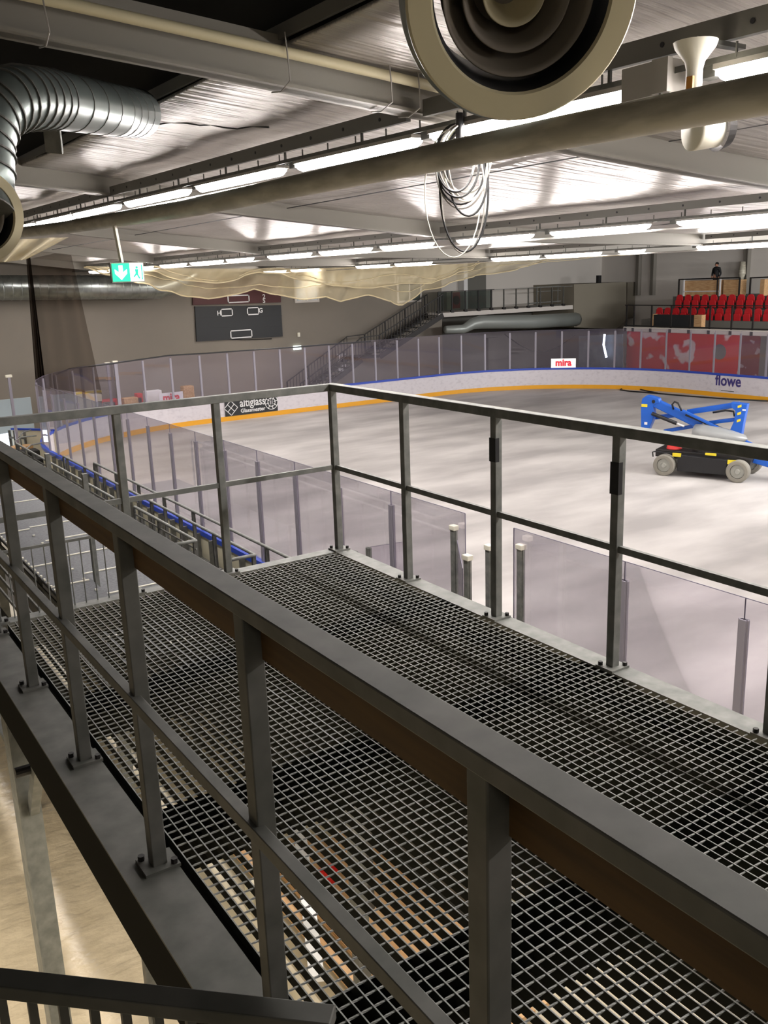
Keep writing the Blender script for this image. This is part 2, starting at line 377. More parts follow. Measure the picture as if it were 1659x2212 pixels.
# elbow duct above nozzle
d3=ray(-50,330).normalized()
def at(px,py,dist): return Vector((0,0,ZC))+ray(px,py).normalized()*dist
pts=[at(-45,455,6.75),at(-42,370,6.9),at(-40,300,7.0),at(-22,245,7.1),at(5,222,7.2),at(40,212,7.4),at(110,215,8.0),at(240,238,9.2),at(300,245,9.9)]
t=thing('ventilation_duct','shiny ribbed spiral duct with elbow in the dark upper left','duct')
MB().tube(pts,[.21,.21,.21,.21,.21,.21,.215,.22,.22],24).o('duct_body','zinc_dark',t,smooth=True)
mb=MB()
for i in range(len(pts)-1):
    steps=4 if i>4 else 2
    for k in range(steps):
        p=pts[i].lerp(pts[i+1],k/steps); dd=(pts[i+1]-pts[i]).normalized()
        mb.tube([p-dd*.006,p+dd*.006],.222,24)
mb.o('seam_rings','galv_dark',t)
MB().bar(at(105,215,8.0),at(118,330,8.1),.13,.03,up=r2).o('hanger','galv_dark',t)
# boxes / white nozzle beside the diffuser
t=thing('junction_box','grey control box under the lamp channel right of the diffuser','electrical box',(4.76,4.22,6.90))
MB().box((-.09,-.30,-.08),(.09,.06,.11)).o('case','lamp_body',t); MB().box((-.12,-.32,-.08),(-.08,-.2,.11)).o('cover_plate','lamp_body',t)
MB().tube([(-.1,-.26,-.08),(-.1,-.26,-.2)],.012,8).o('cable_gland','galv_dark',t)
p=PX(1500,150,4.5)
t=thing('jet_nozzle','white flared vertical nozzle crossing behind the thick pipe','nozzle',p)
MB().lathe((0,0,0),(0,0,1),[(.14,.12),(.11,.11),(.04,.055),(0,.045),(-.22,.045),(-.24,.0)],24).o('tube','capw',t,smooth=True)
MB().lathe((0.06,0,-.30),(-.9,.35,0),[(-.12,.0),(-.12,.10),(.02,.12),(.04,.12),(.05,0)],28).o('outlet_drum','capw',t,smooth=True)
MB().lathe((0.06,0,-.30),(-.9,.35,0),[(-.18,.1),(-.12,.125)],28).o('rear_rim','blackm',t)
MB().box((-.03,-.03,.135),(.40,.03,.16)).o('ceiling_bracket','galv_dark',t)
MB().box((-.049,-.03,-.16),(-.03,.012,-.04)).o('orange_strip','orange',t)
# exit sign
t=thing('exit_sign','green and white emergency exit sign with arrow hanging from the pipe','sign',(3.03,9.1,5.95))
MB().box((-.165,-.02,-.095),(.165,.02,.095)).o('frame','lamp_body',t)
MB().box((-.155,-.026,-.085),(.02,-.021,.085)).o('arrow_panel','green',t)
MB().box((.02,-.026,-.085),(.155,-.021,.085)).o('figure_panel','signw',t)
MB().prism([(-.09,-.03,.065),(-.05,-.03,.065),(-.05,-.03,0),(-.01,-.03,.03),(-.01,-.03,-.01),(-.07,-.03,-.07),(-.13,-.03,-.01),(-.13,-.03,.03),(-.09,-.03,0)],(0,.003,0)).o('arrow','signw',t)
mb=MB().lathe((.09,-.03,.045),(0,1,0),[(0,0),(0,.012),(.003,.012)],12)
mb.prism([(.07,-.03,.03),(.105,-.03,.03),(.10,-.03,-.02),(.12,-.03,-.06),(.105,-.03,-.065),(.085,-.03,-.025),(.06,-.03,-.05),(.05,-.03,-.04),(.075,-.03,-.01)],(0,.003,0)); mb.box((.135,-.03,-.07),(.145,-.026,.07))
mb.o('running_figure','green',t)
MB().bar((-.045,0,.095),(-.085,-.02,.44),.03,.03).o('hanger_strip','capw',t)
# cable coil
base=PX(993,262,4.7)
t=thing('cable_coil','tangled coil of grey and black cables hanging behind the thick pipe','cable',base)
rt=Vector((.83,-.55,0)).normalized()
def loop(w,h,xo,zo,ph,r,name,mm,lean=0):
    pts=[]
    for i in range(33):
        a=2*math.pi*i/32; pts.append(rt*(xo+w*math.sin(a)+lean*(1-math.cos(a)))+Vector((0,0,zo-h*(1-math.cos(a))))+Vector((.4,.6,0))*ph*math.sin(a*1.5))
    MB().tube(pts,r,6,caps=False).o(name,mm,t,smooth=True)
specs=[(.17,.27,-.02,-.02,.05,.009,'black'),(.19,.29,.0,-.03,.02,.009,'black'),(.15,.25,-.04,-.02,.08,.009,'black'),(.20,.31,.01,-.02,-.03,.008,'lamp_body'),(.17,.28,.04,-.03,.05,.008,'capw'),
 (.15,.27,.06,-.04,.0,.007,'capw'),(.19,.46,.03,-.05,.04,.009,'black'),(.17,.44,.02,-.10,.0,.007,'capw'),(.22,.48,-.06,-.05,.06,.005,'capw'),(.19,.25,.05,-.02,-.06,.008,'lamp_body'),(.16,.34,.06,-.02,.05,.009,'black'),(.14,.23,-.03,-.05,0,.008,'capw')]
for i,(w,h,xo,zo,ph,r,mm) in enumerate(specs): loop(w,h,xo,zo,ph,r,'cable_loop','lamp_body' if mm=='capw' and i%2 else mm)
MB().tube([(0,0,.06),(0,0,-.05),(-.02,-.01,-.3)],[.03,.035,.02],8).o('cable_tie','black',t,smooth=True)
# ================================================================== CATWALK
x0,x1,y0,y1=.815,2.865,-.6,4.985
t=thing('catwalk_platform','galvanised open grating catwalk in the foreground','platform')
g=MB(); x=x0
while x<=x1+1e-6: g.box((x-.0015,y0,PZ0-.034),(x+.0015,y1,PZ0)); x+=.038
g.o('grating_bars','grate_bar',t)
g=MB(); x=x0
while x<=x1+1e-6: g.box((x-.0019,y0,PZ0),(x+.0019,y1,PZ0+.0012)); x+=.038
g.o('lit_bar_tops','grate',t)  # paler strips paint the light falling on the bar tops
g=MB(); y=y0+.02; k=0
while y<y1:
    n=27; pts=[]
    # twisted square rod
    vs=[];fs=[]; NS=54*3
    for i in range(NS+1):
        xx=x0+(x1-x0)*i/NS; th=i*math.pi/6
        for q in range(4):
            a=th+q*math.pi/2; vs.append((xx,y+.0034*math.cos(a),PZ0-.003+.0034*math.sin(a)))
    for i in range(NS):
        for q in range(4): q2=(q+1)%4; fs.append((i*4+q,i*4+q2,i*4+4+q2,i*4+4+q))
    g.add(vs,fs); y+=.042
g.o('cross_rods','grate',t)
# frame beams
MB().box((.625,y0,PZ0-.008),(.785,5.0,PZ0)).o('side_flange','galv_dark',t)
MB().box((.627,y0,PZ0-.22),(.637,5.0,PZ0-.008)).box((.627,y0,PZ0-.228),(.70,5.0,PZ0-.22)).o('shaded_side_web','matt_black',t)  # channel web split off, its shade put into the near-black colour
MB().box((2.875,y0,PZ0-.01),(2.985,5.09,PZ0)).box((2.973,y0,PZ0-.2),(2.985,5.09,PZ0-.01)).o('rink_side_channel','galv',t)
MB().box((.625,5.0,PZ0-.01),(2.875,5.09,PZ0)).box((.625,5.08,PZ0-.2),(2.985,5.09,PZ0-.01)).o('end_channel','galv',t)
MB().box((2.62,y0,PZ0-.18),(2.66,5.0,PZ0-.036)).o('stringer','blackm',t)
MB().box((.79,y0,PZ0-.05),(.812,5,PZ0-.03)).o('grating_ledge','blackm',t)
for yy in (3.83,2.72,1.62,.50):
    MB().box((.64,yy-.11,PZ0-.17),(2.97,yy-.10,PZ0-.04)).box((.64,yy+.09,PZ0-.17),(2.97,yy+.10,PZ0-.04)).box((.64,yy-.11,PZ0-.05),(2.97,yy+.10,PZ0-.04)).o('joist','matt_black',t)
MB().box((.735,4.93,0),(.845,5.05,PZ0-.2)).box((.725,4.91,0),(.735,5.08,PZ0-.2)).o('column','galv',t)
MB().bar((.80,4.93,2.98),(.80,4.25,3.87),.05,.07).o('brace','galv',t)
MB().tube([(.70,4.7,3.35),(.95,4.7,3.35)],.028,12).o('bolt','blackm',t)
MB().box((2.85,4.9,0),(2.95,5.0,PZ0-.2)).o('column','galv_dark',t)
# railings
def post(t,x,y,ztop,mm='galv',z=PZ0,w=.042,plate=True,nut=True):
    p=MB().box((x-w/2,y-w/2,z),(x+w/2,y+w/2,ztop)).o('post',mm,t,bevel=.003)
    if plate:
        MB().box((x-.055,y-.05,z),(x+.055,y+.05,z+.010)).o('base_plate',mm,p)
        if nut:
            for sx,sy in ((.04,-.036),(-.04,.036)): MB().tube([(x+sx,y+sy,z+.01),(x+sx,y+sy,z+.026)],.011,6).o('nut','blackm' ,p)
    return p
t=thing('guard_railing','light galvanised railing along the rink side and far end of the catwalk','railing')
ZT=PZ0+1.1
YS=[5.035,4.235,3.435,2.635,1.84,1.04,.24]
for i,y in enumerate(YS):
    p=post(t,2.925,y,ZT-.03)
    if i==2: MB().box((2.9,y-.024,4.90),(2.925,y+.024,5.02)).o('black_tape','black',p)
    if i==3: MB().box((2.9,y-.024,4.875),(2.925,y+.024,5.015)).o('black_tape','black',p)
for x in (2.13,1.535,.775): post(t,x,5.045,ZT-.03,plate=True)
MB().box((2.895,y0,ZT-.045),(2.955,5.065,ZT)).box((-.6,5.015,ZT-.045),(2.895,5.065,ZT)).o('top_rail','galv',t,bevel=.003)
MB().box((2.915,y0,PZ0+.545),(2.935,5.05,PZ0+.575)).box((-.4,5.03,PZ0+.545),(2.915,5.05,PZ0+.575)).o('mid_rail','galv',t)
# low baluster panel at far end
mb=MB().box((.83,5.055,PZ0+.37),(1.5,5.07,PZ0+.385)); 
x=.87
while x<1.5: mb.tube([(x,5.062,PZ0),(x,5.062,PZ0+.38)],.0035,6); x+=.065
mb.o('baluster_panel','galv',t)
t=thing('near_guard_railing','dark heavy steel railing nearest the camera with a timber board behind','railing')
for y in (4.87,4.07,3.26,2.47,1.66,.88,.10): post(t,.735,y,ZT-.02,'galv_dark',w=.046)
MB().box((.709,y0,ZT-.034),(.773,6.2,ZT)).o('top_rail','galv_dark',t,bevel=.003)
MB().box((.700,y0,PZ0+.545),(.730,6.2,PZ0+.580)).o('mid_rail','galv_dark',t,bevel=.002)
MB().box((.752,y0,ZT-.135),(.773,6.2,ZT-.036)).o('timber_board','board_wood',t)
# stair rail bottom-left corner
a=PZ(-60,2116,4.86); b=PZ(470,2174,4.86); c=PZ(720,2206,4.86)
t=thing('stair_railing','dark baluster handrail at the bottom left corner of the view','railing')
zv=Vector((0,0,1))
MB().bar(a+(a-b)*.5,c,.035,.022).o('handrail','galv_dark',t,bevel=.002)
dirv=(b-a).normalized(); L0=(c-a).length; s=-.1
while s<L0:
    p=a+dirv*s; MB().box((p.x-.006,p.y-.006,3.9),(p.x+.006,p.y+.006,4.85)).o('baluster','galv_dark',t); s+=.047
# ================================================================== TRIBUNE LEFT OF THE RINK
t=thing('steel_tribune','stepped galvanised steel spectator decks beyond the catwalk end','grandstand')
tiers=[(1.54,1.87,3.5),(1.90,2.75,3.35),(2.75,3.5,2.75),(3.5,4.25,1.9)]
for k,(xa,xb,z) in enumerate(tiers):
    dk=MB().box((xa,5.4,z-.03),(xb,22,z)).o('deck','deck',t)
    y=5.9
    while y<15 and k<2: MB().box((xa+.02,y,z),(xb-.02,y+.018,z+.008)).o('joint_strip','capw',dk); y+=.68
    MB().box((xb-.01,5.4,z-.40),(xb+.02,22,z-.03)).o('riser','galv_dark',dk)
    y=5.6
    while y<9 and k<2: MB().box((xb-.06,y,z),(xb-.04,y+.02,z+.012)).o('bolt','capw',dk); y+=.34
for i in range(60): MB().box((1.545,5.5+i*.11,3.5),(1.56,5.53+i*.11,3.515)).o('nosing_stud','capw',t)
for dx in range(5): MB().box((1.30+dx*.055,5.4,3.30+dx*.03),(1.312+dx*.055,12,3.33+dx*.03)).o('side_slat','galv_dark',t)
MB().box((.8,5.4,3.1),(1.3,16,3.13)).o('lower_deck','galv_dark',t)
for y in (6.0,10,14,18,21.8):
    MB().box((1.6,y,0),(1.68,y+.08,3.3)).o('support','galv_dark',t); MB().box((3.6,y,0),(3.68,y+.08,1.87)).o('support','galv_dark',t)
MB().box((4.28,5.4,0),(4.30,22,1.87)).o('front_panel','galv_dark',t)
MB().box((4.30,5.4,.55),(5.6,24,.6)).o('walkway','deck',t)
for x,y in ((1.93,7.4),(1.93,6.4),(1.93,8.6)):
    MB().box((x,y,3.35),(x+.04,y+.04,4.35)).o('deck_post','galv',t)
def tuberail(name,label,x,z,ya,yb,drop,turn,infill=0):
    t=thing(name,label,'railing',group='tube railings on the tribune')
    MB().tube([(x,yb,z-drop),(x,yb,z-.04),(x,yb-.04,z),(x,ya+.05,z),(x-.0,ya,z)]+([(x-.05,ya,z),(x-turn,ya,z)] if turn else []),.024,10).o('tube','zinc' if 0 else 'galv',t,smooth=True)
    y=ya+.02
    while y<yb: MB().box((x-.025,y,z-drop),(x+.025,y+.05,z-.01)).o('post','galv_dark',t); y+=1.35
    if infill:
        mb=MB(); y=ya+.25
        while y<yb: mb.box((x-.012,y,z-drop*.75),(x+.012,y+.03,z-.12)); y+=.45
        mb.box((x-.01,ya,z-.13),(x+.01,yb,z-.11)).box((x-.01,ya,z-drop*.77),(x+.01,yb,z-drop*.73)); mb.o('infill_bars','galv',t)
        
tuberail('tube_railing','tubular galvanised rail left of the tribune gap, nearer the stands',4.23,2.5,14.5,21.5,.6,.0,1)
tuberail('tube_railing','tubular galvanised rail with turned corner nearest the catwalk end',4.30,2.5,11.2,13.7,.6,.35,1)
tuberail('tube_railing','long tubular rail just behind the blue topped boards',5.05,2.2,11.0,20.8,1.6,.45)
tuberail('tube_railing','rearmost thin tube rail ending at the catwalk edge',5.35,2.2,8.5,19.5,1.6,0)
# ================================================================== BOARDS
GATE=(7.45,8.23)
def offset(pts,i,o):
    a=pts[max(i-1,0)]; b=pts[min(i+1,len(pts)-1)]; d=(b-a).normalized(); nrm=Vector((d.y,-d.x,0))  # inward (towards rink)
    return pts[i]+nrm*o
def strip(pts,o0,o1,z0,z1):
    mb=MB(); vs=[];fs=[]; n=len(pts)
    for i in range(n):
        a=offset(pts,i,o0); b=offset(pts,i,o1)
        vs+=[(a.x,a.y,z0),(b.x,b.y,z0),(b.x,b.y,z1),(a.x,a.y,z1)]
    for i in range(n-1):
        for q in range(4): q2=(q+1)%4; fs.append((i*4+q,(i+1)*4+q,(i+1)*4+q2,i*4+q2))
    fs+=[(3,2,1,0),tuple((n-1)*4+q for q in range(4))]
    return mb.add(vs,fs)
def boards(pts,label):
    t=thing('dasher_boards',label,'rink boards')
    strip(pts,-.02,0,.0,1.03).o('white_facing','white',t)
    strip(pts,-.05,-.021,.05,1.02).o('cream_back','cream',t)
    strip(pts,-.07,.035,.985,1.085).o('blue_cap','blue_cap',t)
    strip(pts,0.001,.02,.0,.2).o('yellow_kick_plate','yellow',t)
    return t
B1=boards(ringpath(GATE[1],-8),'white rink boards with blue cap and yellow kick plate around the far rink')
B2=boards([Vector((XN,-6,0)),Vector((XN,2,0)),Vector((XN,GATE[0],0))],'short run of boards on the camera side of the open gate')
# back posts of near boards
mb=MB(); y=8.4
while y<28: MB().box((XN-.17,y-.03,0),(XN-.071,y+.03,1.03)).o('back_post','galv_dark',B1); y+=.69
mb=MB().box((XN-.12,8.3,.03),(XN-.071,28.3,.09)).box((XN-.12,8.3,.5),(XN-.071,28.3,.54)); mb.o('back_rail','galv_dark',B1)
# stanchions and panes
SZ,GZ=2.87,3.06
def stanchion_obj(p,ang,label,grp,zt=SZ,cap=False,mm='stanchion',zb=1.07,par=None):
    if par:
        o=MB().box((-.035,-.028,0),(.035,.028,zt-zb)).box((-.05,-.01,0),(.05,.01,zt-zb)).o('stanchion',mm,par); o.location=(p[0],p[1],zb); o.rotation_euler=(0,0,ang); return o
    zb=0
    t=thing('capped_post' if cap else 'short_post',label,'post',(p[0],p[1],zb),ang,grp)
    MB().box((-.035,-.028,0),(.035,.028,zt-zb)).box((-.05,-.01,0),(.05,.01,zt-zb)).o('upright',mm,t)
    if cap: MB().box((-.05,-.04,zt-zb),(.05,.04,zt-zb+.06)).o('cap','capw',t,bevel=.008)
    return t
def pane_obj(a,b,z0,z1,label,grp,par=None):
    a=Vector(a);b=Vector(b); d=(b-a).normalized(); n=Vector((-d.y,d.x,0))
    L=b-a; h=z1-z0; n=n*.006
    sh=MB().prism([n*0,L,L+Vector((0,0,h)),Vector((0,0,h))],n)
    if par: t=sh.o('glass_pane','pane',par); t.location=(a.x,a.y,z0)
    else: t=thing('screen_panel',label,'screen',(a.x,a.y,z0),0,grp); sh.o('sheet','pane',t)
    q=d*.004
    MB().prism([-q,q,q+Vector((0,0,h)),-q+Vector((0,0,h))],n*1.3).prism([Vector((0,0,h)),L+Vector((0,0,h)),L+Vector((0,0,h+.006)),Vector((0,0,h+.006))],n*1.2).o('edge','pane_edge',t)
    return t
# near side
ysn=[8.28]+[9.87+1.36*i for i in range(14)]
for i,y in enumerate(ysn):
    if i>0: stanchion_obj((XN,y),math.pi/2,'grey glass stanchion on the near boards, %s beyond the open gate'%ORD[i-1],'',par=B1)
    if i<len(ysn)-1: pane_obj((XN,y,0),(XN,ysn[i+1],0),1.07,GZ,'clear pane on the near boards, %s beyond the open gate'%ORD[i],'',par=B1)
nb=[7.42,5.80,4.46,3.1,1.74,.4]
for i,y in enumerate(nb):
    if i>0: stanchion_obj((XN,y),math.pi/2,'grey glass stanchion right of the open gate, %s towards the camera'%ORD[i-1],'',par=B2)
    if i<len(nb)-1: pane_obj((XN,y,0),(XN,nb[i+1],0),1.07,GZ,'clear pane right of the open gate, %s towards the camera'%ORD[i],'',par=B2)
for k,(x,y,lab) in enumerate([(6.5,8.42,'white capped grey post at the far side of the open gate'),(5.87,7.37,'shortest looking white capped post, set back from the gate'),(6.29,7.51,'white capped post partly hidden behind the railing post'),(6.57,7.30,'white capped post at the near side of the open gate')]):
    stanchion_obj((x,y),math.pi/2,lab,'white capped posts at the gate',2.84,True,'stanchion' if 0 else 'galv')
for k,(px,py) in enumerate([(767,1191),(796,1183)]):
    p=PZ(px,py,2.2); stanchion_obj((p.x,p.y),math.pi/2,['left short grey post just above the catwalk edge','right short grey post just above the catwalk edge'][k],'short posts above the catwalk edge',2.2,False,'galv')
a=PZ(800,1182,2.15); pane_obj((a.x,a.y,0),(a.x+.55,a.y-.1,0),1.07,2.15,'small low clear pane beside the short posts','panes at the gate')
pane_obj((5.87,7.45,0),(6.5,8.35,0),1.07,2.72,'angled clear pane inside the open gate','panes at the gate')
# curved + end + far
def arc(cx,cy,a0,a1,n): return [Vector((cx+RAD*math.cos(a0+(a1-a0)*i/n),cy+RAD*math.sin(a0+(a1-a0)*i/n),0)) for i in range(n+1)]
runs=[('left corner',arc(XN+RAD,YE-RAD,math.pi,math.pi/2,10),'from the near boards'),
 ('end boards',[Vector((XN+RAD+(XF-XN-2*RAD)*i/10,YE,0)) for i in range(11)],'from the left corner'),
 ('far right corner',arc(XF-RAD,YE-RAD,math.pi/2,0,10),'from the end boards'),
 ('far side boards',[Vector((XF,YE-RAD-1.36*i,0)) for i in range(10)],'from the corner')]
for nm,pts,frm in runs:
    for i in range(len(pts)):
        a=pts[i]; 
        if i<len(pts)-1: d=pts[i+1]-a
        zt=2.92
        stanchion_obj((a.x,a.y),math.atan2(d.y,d.x),'pale stanchion on the %s, %s %s'%(nm,ORD[i],frm),'',zt,par=B1) if i<len(pts)-1 or nm=='far side boards' else None
        if i<len(pts)-1: pane_obj(a,pts[i+1],1.07,GZ-.06,'clear pane on the %s, %s %s'%(nm,ORD[i],frm),'',par=B1)
# spare white capped posts at left
for k,(px,py,Y,zt) in enumerate([(19,815,33.5,3.1),(232,787,36.2,3.0),(248,784,35.9,3.0)]):
    p=PY(px,py,Y); t=thing('white_post',['lone slim white post at far left near the frame edge','left one of two slim white posts by the rink corner','right one of two slim white posts by the rink corner'][k],'post',(p.x,Y,0),0,'slim white posts by the corner')
    MB().box((-.045,-.04,0),(.045,.04,p.z)).o('upright','stanchion',t); MB().box((-.1,-.08,p.z),(.1,.08,p.z+.08)).o('cap','capw',t)
# adverts
t=thing('advert_panel','black altiglass Glassmester advert panel on the end boards','advert',(17.33,YE-.03,.62))
MB().box((-1.28,-.01,-.41),(1.28,.01,.38)).o('panel','score',t)
text('lettering','altiglass',.50,'line',t,facing_mY(Vector((.05,-.018,.10))),.008,.003,.82)
text('small_lettering','Glassmester',.24,'line',t,facing_mY(Vector((.05,-.018,-.24))),.006,.003,1.0)
mb=MB()
for r in (.33,.20):
    mb.lathe((.98,-.014,0),(0,1,0),[(0,r),(0,r-.03),(.004,r-.03)],28)
for k in range(8):
    a=k*math.pi/4+.2; mb.bar((.98+.12*math.cos(a),-.013,.12*math.sin(a)),(.98+.30*math.cos(a),-.013,.30*math.sin(a)),.03,.006,up=(0,1,0))
mb.box((.92,-.016,-.08),(.95,-.012,.08)).box((1.0,-.016,-.08),(1.03,-.012,.08)); mb.o('round_emblem','line',t)
mb=MB(); cxx=-1.0
def dia(u,v): return (cxx+(u-v)*.16,-.015,-.06+(u+v)*.16)
for i in (-1,0,1):
    mb.bar(dia(i,-1),dia(i,1),.03,.006,up=(0,1,0)); mb.bar(dia(-1,i),dia(1,i),.03,.006,up=(0,1,0))
mb.lathe((cxx,-.014,.31),(0,1,0),[(0,0),(0,.06),(.004,.06)],14); mb.box((cxx-.03,-.016,.2),(cxx+.03,-.012,.28)); mb.o('window_emblem','line',t)
def mira(p,face,label,w):
    t=thing('mira_sign',label,'sign',p)
    if face=='Y':
        MB().box((-w/2,-.012,-.24),(w/2,.0,.24)).o('panel','line',t); text('lettering','mira',.50,'signred',t,facing_mY(Vector((0,-.02,.02))),.018,.003,w*.78)
    else:
        MB().box((-.012,-w/2,-.24),(0,w/2,.24)).o('panel','line',t); text('lettering','mira',.50,'signred',t,facing_mX(Vector((-.02,0,.02))),.018,.003,w*.78)
p=PY(370,860,37.09); mira((p.x,37.09,p.z),'Y','white sign with red mira lettering beside the left end boards',1.05)
d_=ray(1217,785); k=30.0
while (Vector((d_.x*k-27.8,d_.y*k-28.5)).length<8.62): k+=.02
p=Vector((0,0,ZC))+d_*k
t=thing('mira_sign','white sign with red mira lettering behind the far corner panes','sign',p,math.radians(-42))
MB().box((-.40,-.012,-.14),(.40,0,.16)).o('panel','line',t); text('lettering','mira',.30,'signred',t,facing_mY(Vector((0,-.02,.02))),.010,.003,.95)
t=thing('advert_panel','purple flowe lettering on the far white boards','advert',(XF-.012,26.3,.70))
text('lettering','flowe',.72,'purple',t,facing_mX(Vector((0,0,.05))),.016,.003,.86)
MB().box((-.004,-.35,-.42),(0,.35,-.39)).o('underline_text','galv_dark',t)
# hose on the rink floor
pts=[PZ(x,y,.03) for x,y in [(1659,866),(1560,861),(1480,855),(1400,848),(1360,845),(1340,842),(1345,838),(1370,838),(1395,844),(1420,849)]]
tag(MB().tube(pts,.035,6).o('floor_hose','black',smooth=True),'black hose lying along the foot of the far boards','hose')
# ================================================================== END WALL
t=thing('scoreboard','large black and maroon scoreboard hung on the end wall','scoreboard',(0,41.2,0))
q=lambda x,y:PY(x,y,41.0)
def pl(a,b,c,d,y0=-.1,th=.12): return [(v.x,y0,v.z) for v in (a,b,c,d)]
MB().prism(pl(q(423,662),q(609,659),q(613,727),q(427,738)),(0,.1,0)).o('lower_board','score',t)
MB().prism(pl(q(417,600),q(608,596),q(609,653),q(419,659)),(0,.1,0)).o('upper_board','maroon',t)
def frame(a,b,name='score_window',y=-.115):
    z0,z1=min(a.z,b.z),max(a.z,b.z); x0,x1=a.x,b.x; w=.05
    MB().box((x0,y,z0),(x1,y+.012,z0+w)).box((x0,y,z1-w),(x1,y+.012,z1)).box((x0,y,z0),(x0+w,y+.012,z1)).box((x1-w,y,z0),(x1,y+.012,z1)).o(name,'line',t)
frame(q(500,732),q(546,711)); frame(q(479,684),q(504,666)); frame(q(536,681),q(561,663)); frame(q(494,655),q(540,636))
for ch,x,y in (('H',475,677),('G',565,671),('2',572,641),('S',572,650)):
    p=q(x,y); text('lettering',ch,.30,'line',t,facing_mY(Vector((p.x,-.112,p.z))),.006)
mb=MB()
for y_ in (684,706): 
    a=q(426,y_+3);b=q(611,y_-2); mb.bar((a.x,-.102,a.z),(b.x,-.102,b.z),.012,.02)
mb.o('panel_joints','black',t)
a=q(470,733);b=q(590,732)
MB().tube([(a.x,-.05,a.z),((a.x+b.x)/2,-.05,a.z-.12),(b.x,-.05,b.z)],.02,5).o('cable','black',t)
# big duct on the end wall
a=PY(-60,622,40.4);b=PY(340,618,40.4);c=PY(400,603,40.4);d_=PY(425,580,40.4)
t=thing('ventilation_duct','long silver spiral duct along the left of the end wall','duct')
MB().tube([(a.x,40.3,a.z),(b.x,40.3,b.z-.05),(c.x-.2,40.3,c.z),(d_.x,40.3,d_.z+.05)],.50,28).o('duct_body','zinc',t,smooth=True)
mb=MB(); 
x=a.x
while x<b.x: mb.tube([(x,40.3,a.z+(b.z-.05-a.z)*(x-a.x)/(b.x-a.x)),(x+.03,40.3,a.z+(b.z-.05-a.z)*(x-a.x)/(b.x-a.x))],.512,28); x+=.35
mb.o('seam_rings','zinc',t,smooth=True)
# windows in the end wall
for k,(px0,px1,py0,py1) in enumerate([(640,682,600,650),(686,722,592,612),(742,800,592,612),(812,850,590,610),(860,905,600,650)]):
    a=PY(px0,py1,41.19);b=PY(px1,py0,41.19)
    w=MB().box((a.x,41.12,a.z),(b.x,41.19,b.z)).o('window_%d'%(k+1),'winglass'); struct(w)
    MB().box((a.x-.1,41.1,a.z-.1),(b.x+.1,41.18,a.z)).box((a.x-.1,41.1,b.z),(b.x+.1,41.18,b.z+.1)).box((a.x-.1,41.1,a.z),(a.x,41.18,b.z)).box((b.x,41.1,a.z),(b.x+.1,41.18,b.z)).box(((a.x+b.x)/2-.04,41.1,a.z),((a.x+b.x)/2+.04,41.18,b.z)).o('window_frame','wall_light',w)
for k,(px,py,mm,lab,w) in enumerate([(642,751,'signw','small lit exit sign low on the end wall',.42),(645,723,'capw','small white box on the end wall above the exit sign',.12)]):
    p=PY(px,py,41.15); tag(MB().box((p.x-w/2,41.1,p.z-.1),(p.x+w/2,41.19,p.z+.1)).o('exit_light' if k==0 else 'wall_box',mm),lab,'sign' if k==0 else 'box')
# stair
t=thing('metal_staircase','dark open tread steel staircase up the end wall','staircase')
def flight(xa,za,xb,zb,y0_,y1_):
    n=max(2,round(abs(zb-za)/.185)); 
    for yy in (y0_,y1_): MB().bar((xa,yy,za-.08),(xb,yy,zb-.08),.05,.26).o('stringer','blackm',t)
    for i in range(n):
        x=xa+(xb-xa)*(i+.5)/n; z=za+(zb-za)*(i+.5)/n
        MB().box((x-.16,y0_,z-.02),(x+.16,y1_,z+.015)).o('tread','galv_dark',t)
    for yy in (y0_,y1_):
        MB().bar((xa,yy,za+1.0),(xb,yy,zb+1.0),.045,.045).bar((xa,yy,za+.14),(xb,yy,zb+.14),.03,.03).o('handrail','blackm',t)
        mb=MB(); m_=int(abs(xb-xa)/.18)
        for i in range(m_+1):
            f=i/m_; x=xa+(xb-xa)*f; z=za+(zb-za)*f; w=.03 if i%7==0 else .011
            mb.box((x-w,yy-w,z+.1),(x+w,yy+w,z+1.0))
        mb.o('balusters','blackm',t)
flight(25.9,2.05,30.0,3.93,39.5,40.9)
flight(21.2,.0,24.8,1.98,39.5,40.9)
MB().box((24.7,39.5,1.93),(26.0,40.9,2.02)).o('landing','blackm',t)
for yy in (39.5,40.9): MB().bar((24.8,yy,3.0),(25.9,yy,3.05),.045,.045).o('handrail','blackm',t)
p=PY(738,783,41.1); tag(MB().box((p.x-.22,41.05,p.z-.45),(p.x+.22,41.18,p.z+.45)).o('wall_cabinet','line'),'small white cabinet on the wall behind the staircase','cabinet')
# mezzanine
struct(MB().box((30.0,40.0,3.72),(40.3,43.6,3.95)).o('balcony_slab','wall_light'))
struct(MB().box((31.2,41.6,0),(31.5,43.6,3.72)).o('wall_under_balcony','wall_recess'))
t=thing('balcony_railing','dark mesh balcony railing at the head of the staircase','railing')
for i in range(12):
    x=30.1+i*.92; dk=i<5
    MB().box((x-.03,40.02,3.8),(x+.03,40.08,5.05)).o('post','blackm' if dk else 'galv_dark',t)
    MB().box((x-.1,39.98,3.93),(x+.1,40.1,4.06)).o('foot','blackm',t)
MB().box((30.1,40.03,5.03),(34.0,40.07,5.07)).o('dark_top_rail','blackm',t); MB().box((34.0,40.03,5.03),(40.2,40.07,5.06)).o('light_top_rail','galv',t)
MB().box((30.15,40.04,4.05),(33.85,40.05,5.02)).o('mesh_infill','glassdark',t)
p=PY(977,655,42.5); t=thing('fire_hose_cabinet','red fire hose cabinet on the balcony beside the stairs','cabinet',(p.x,42.3,3.95))
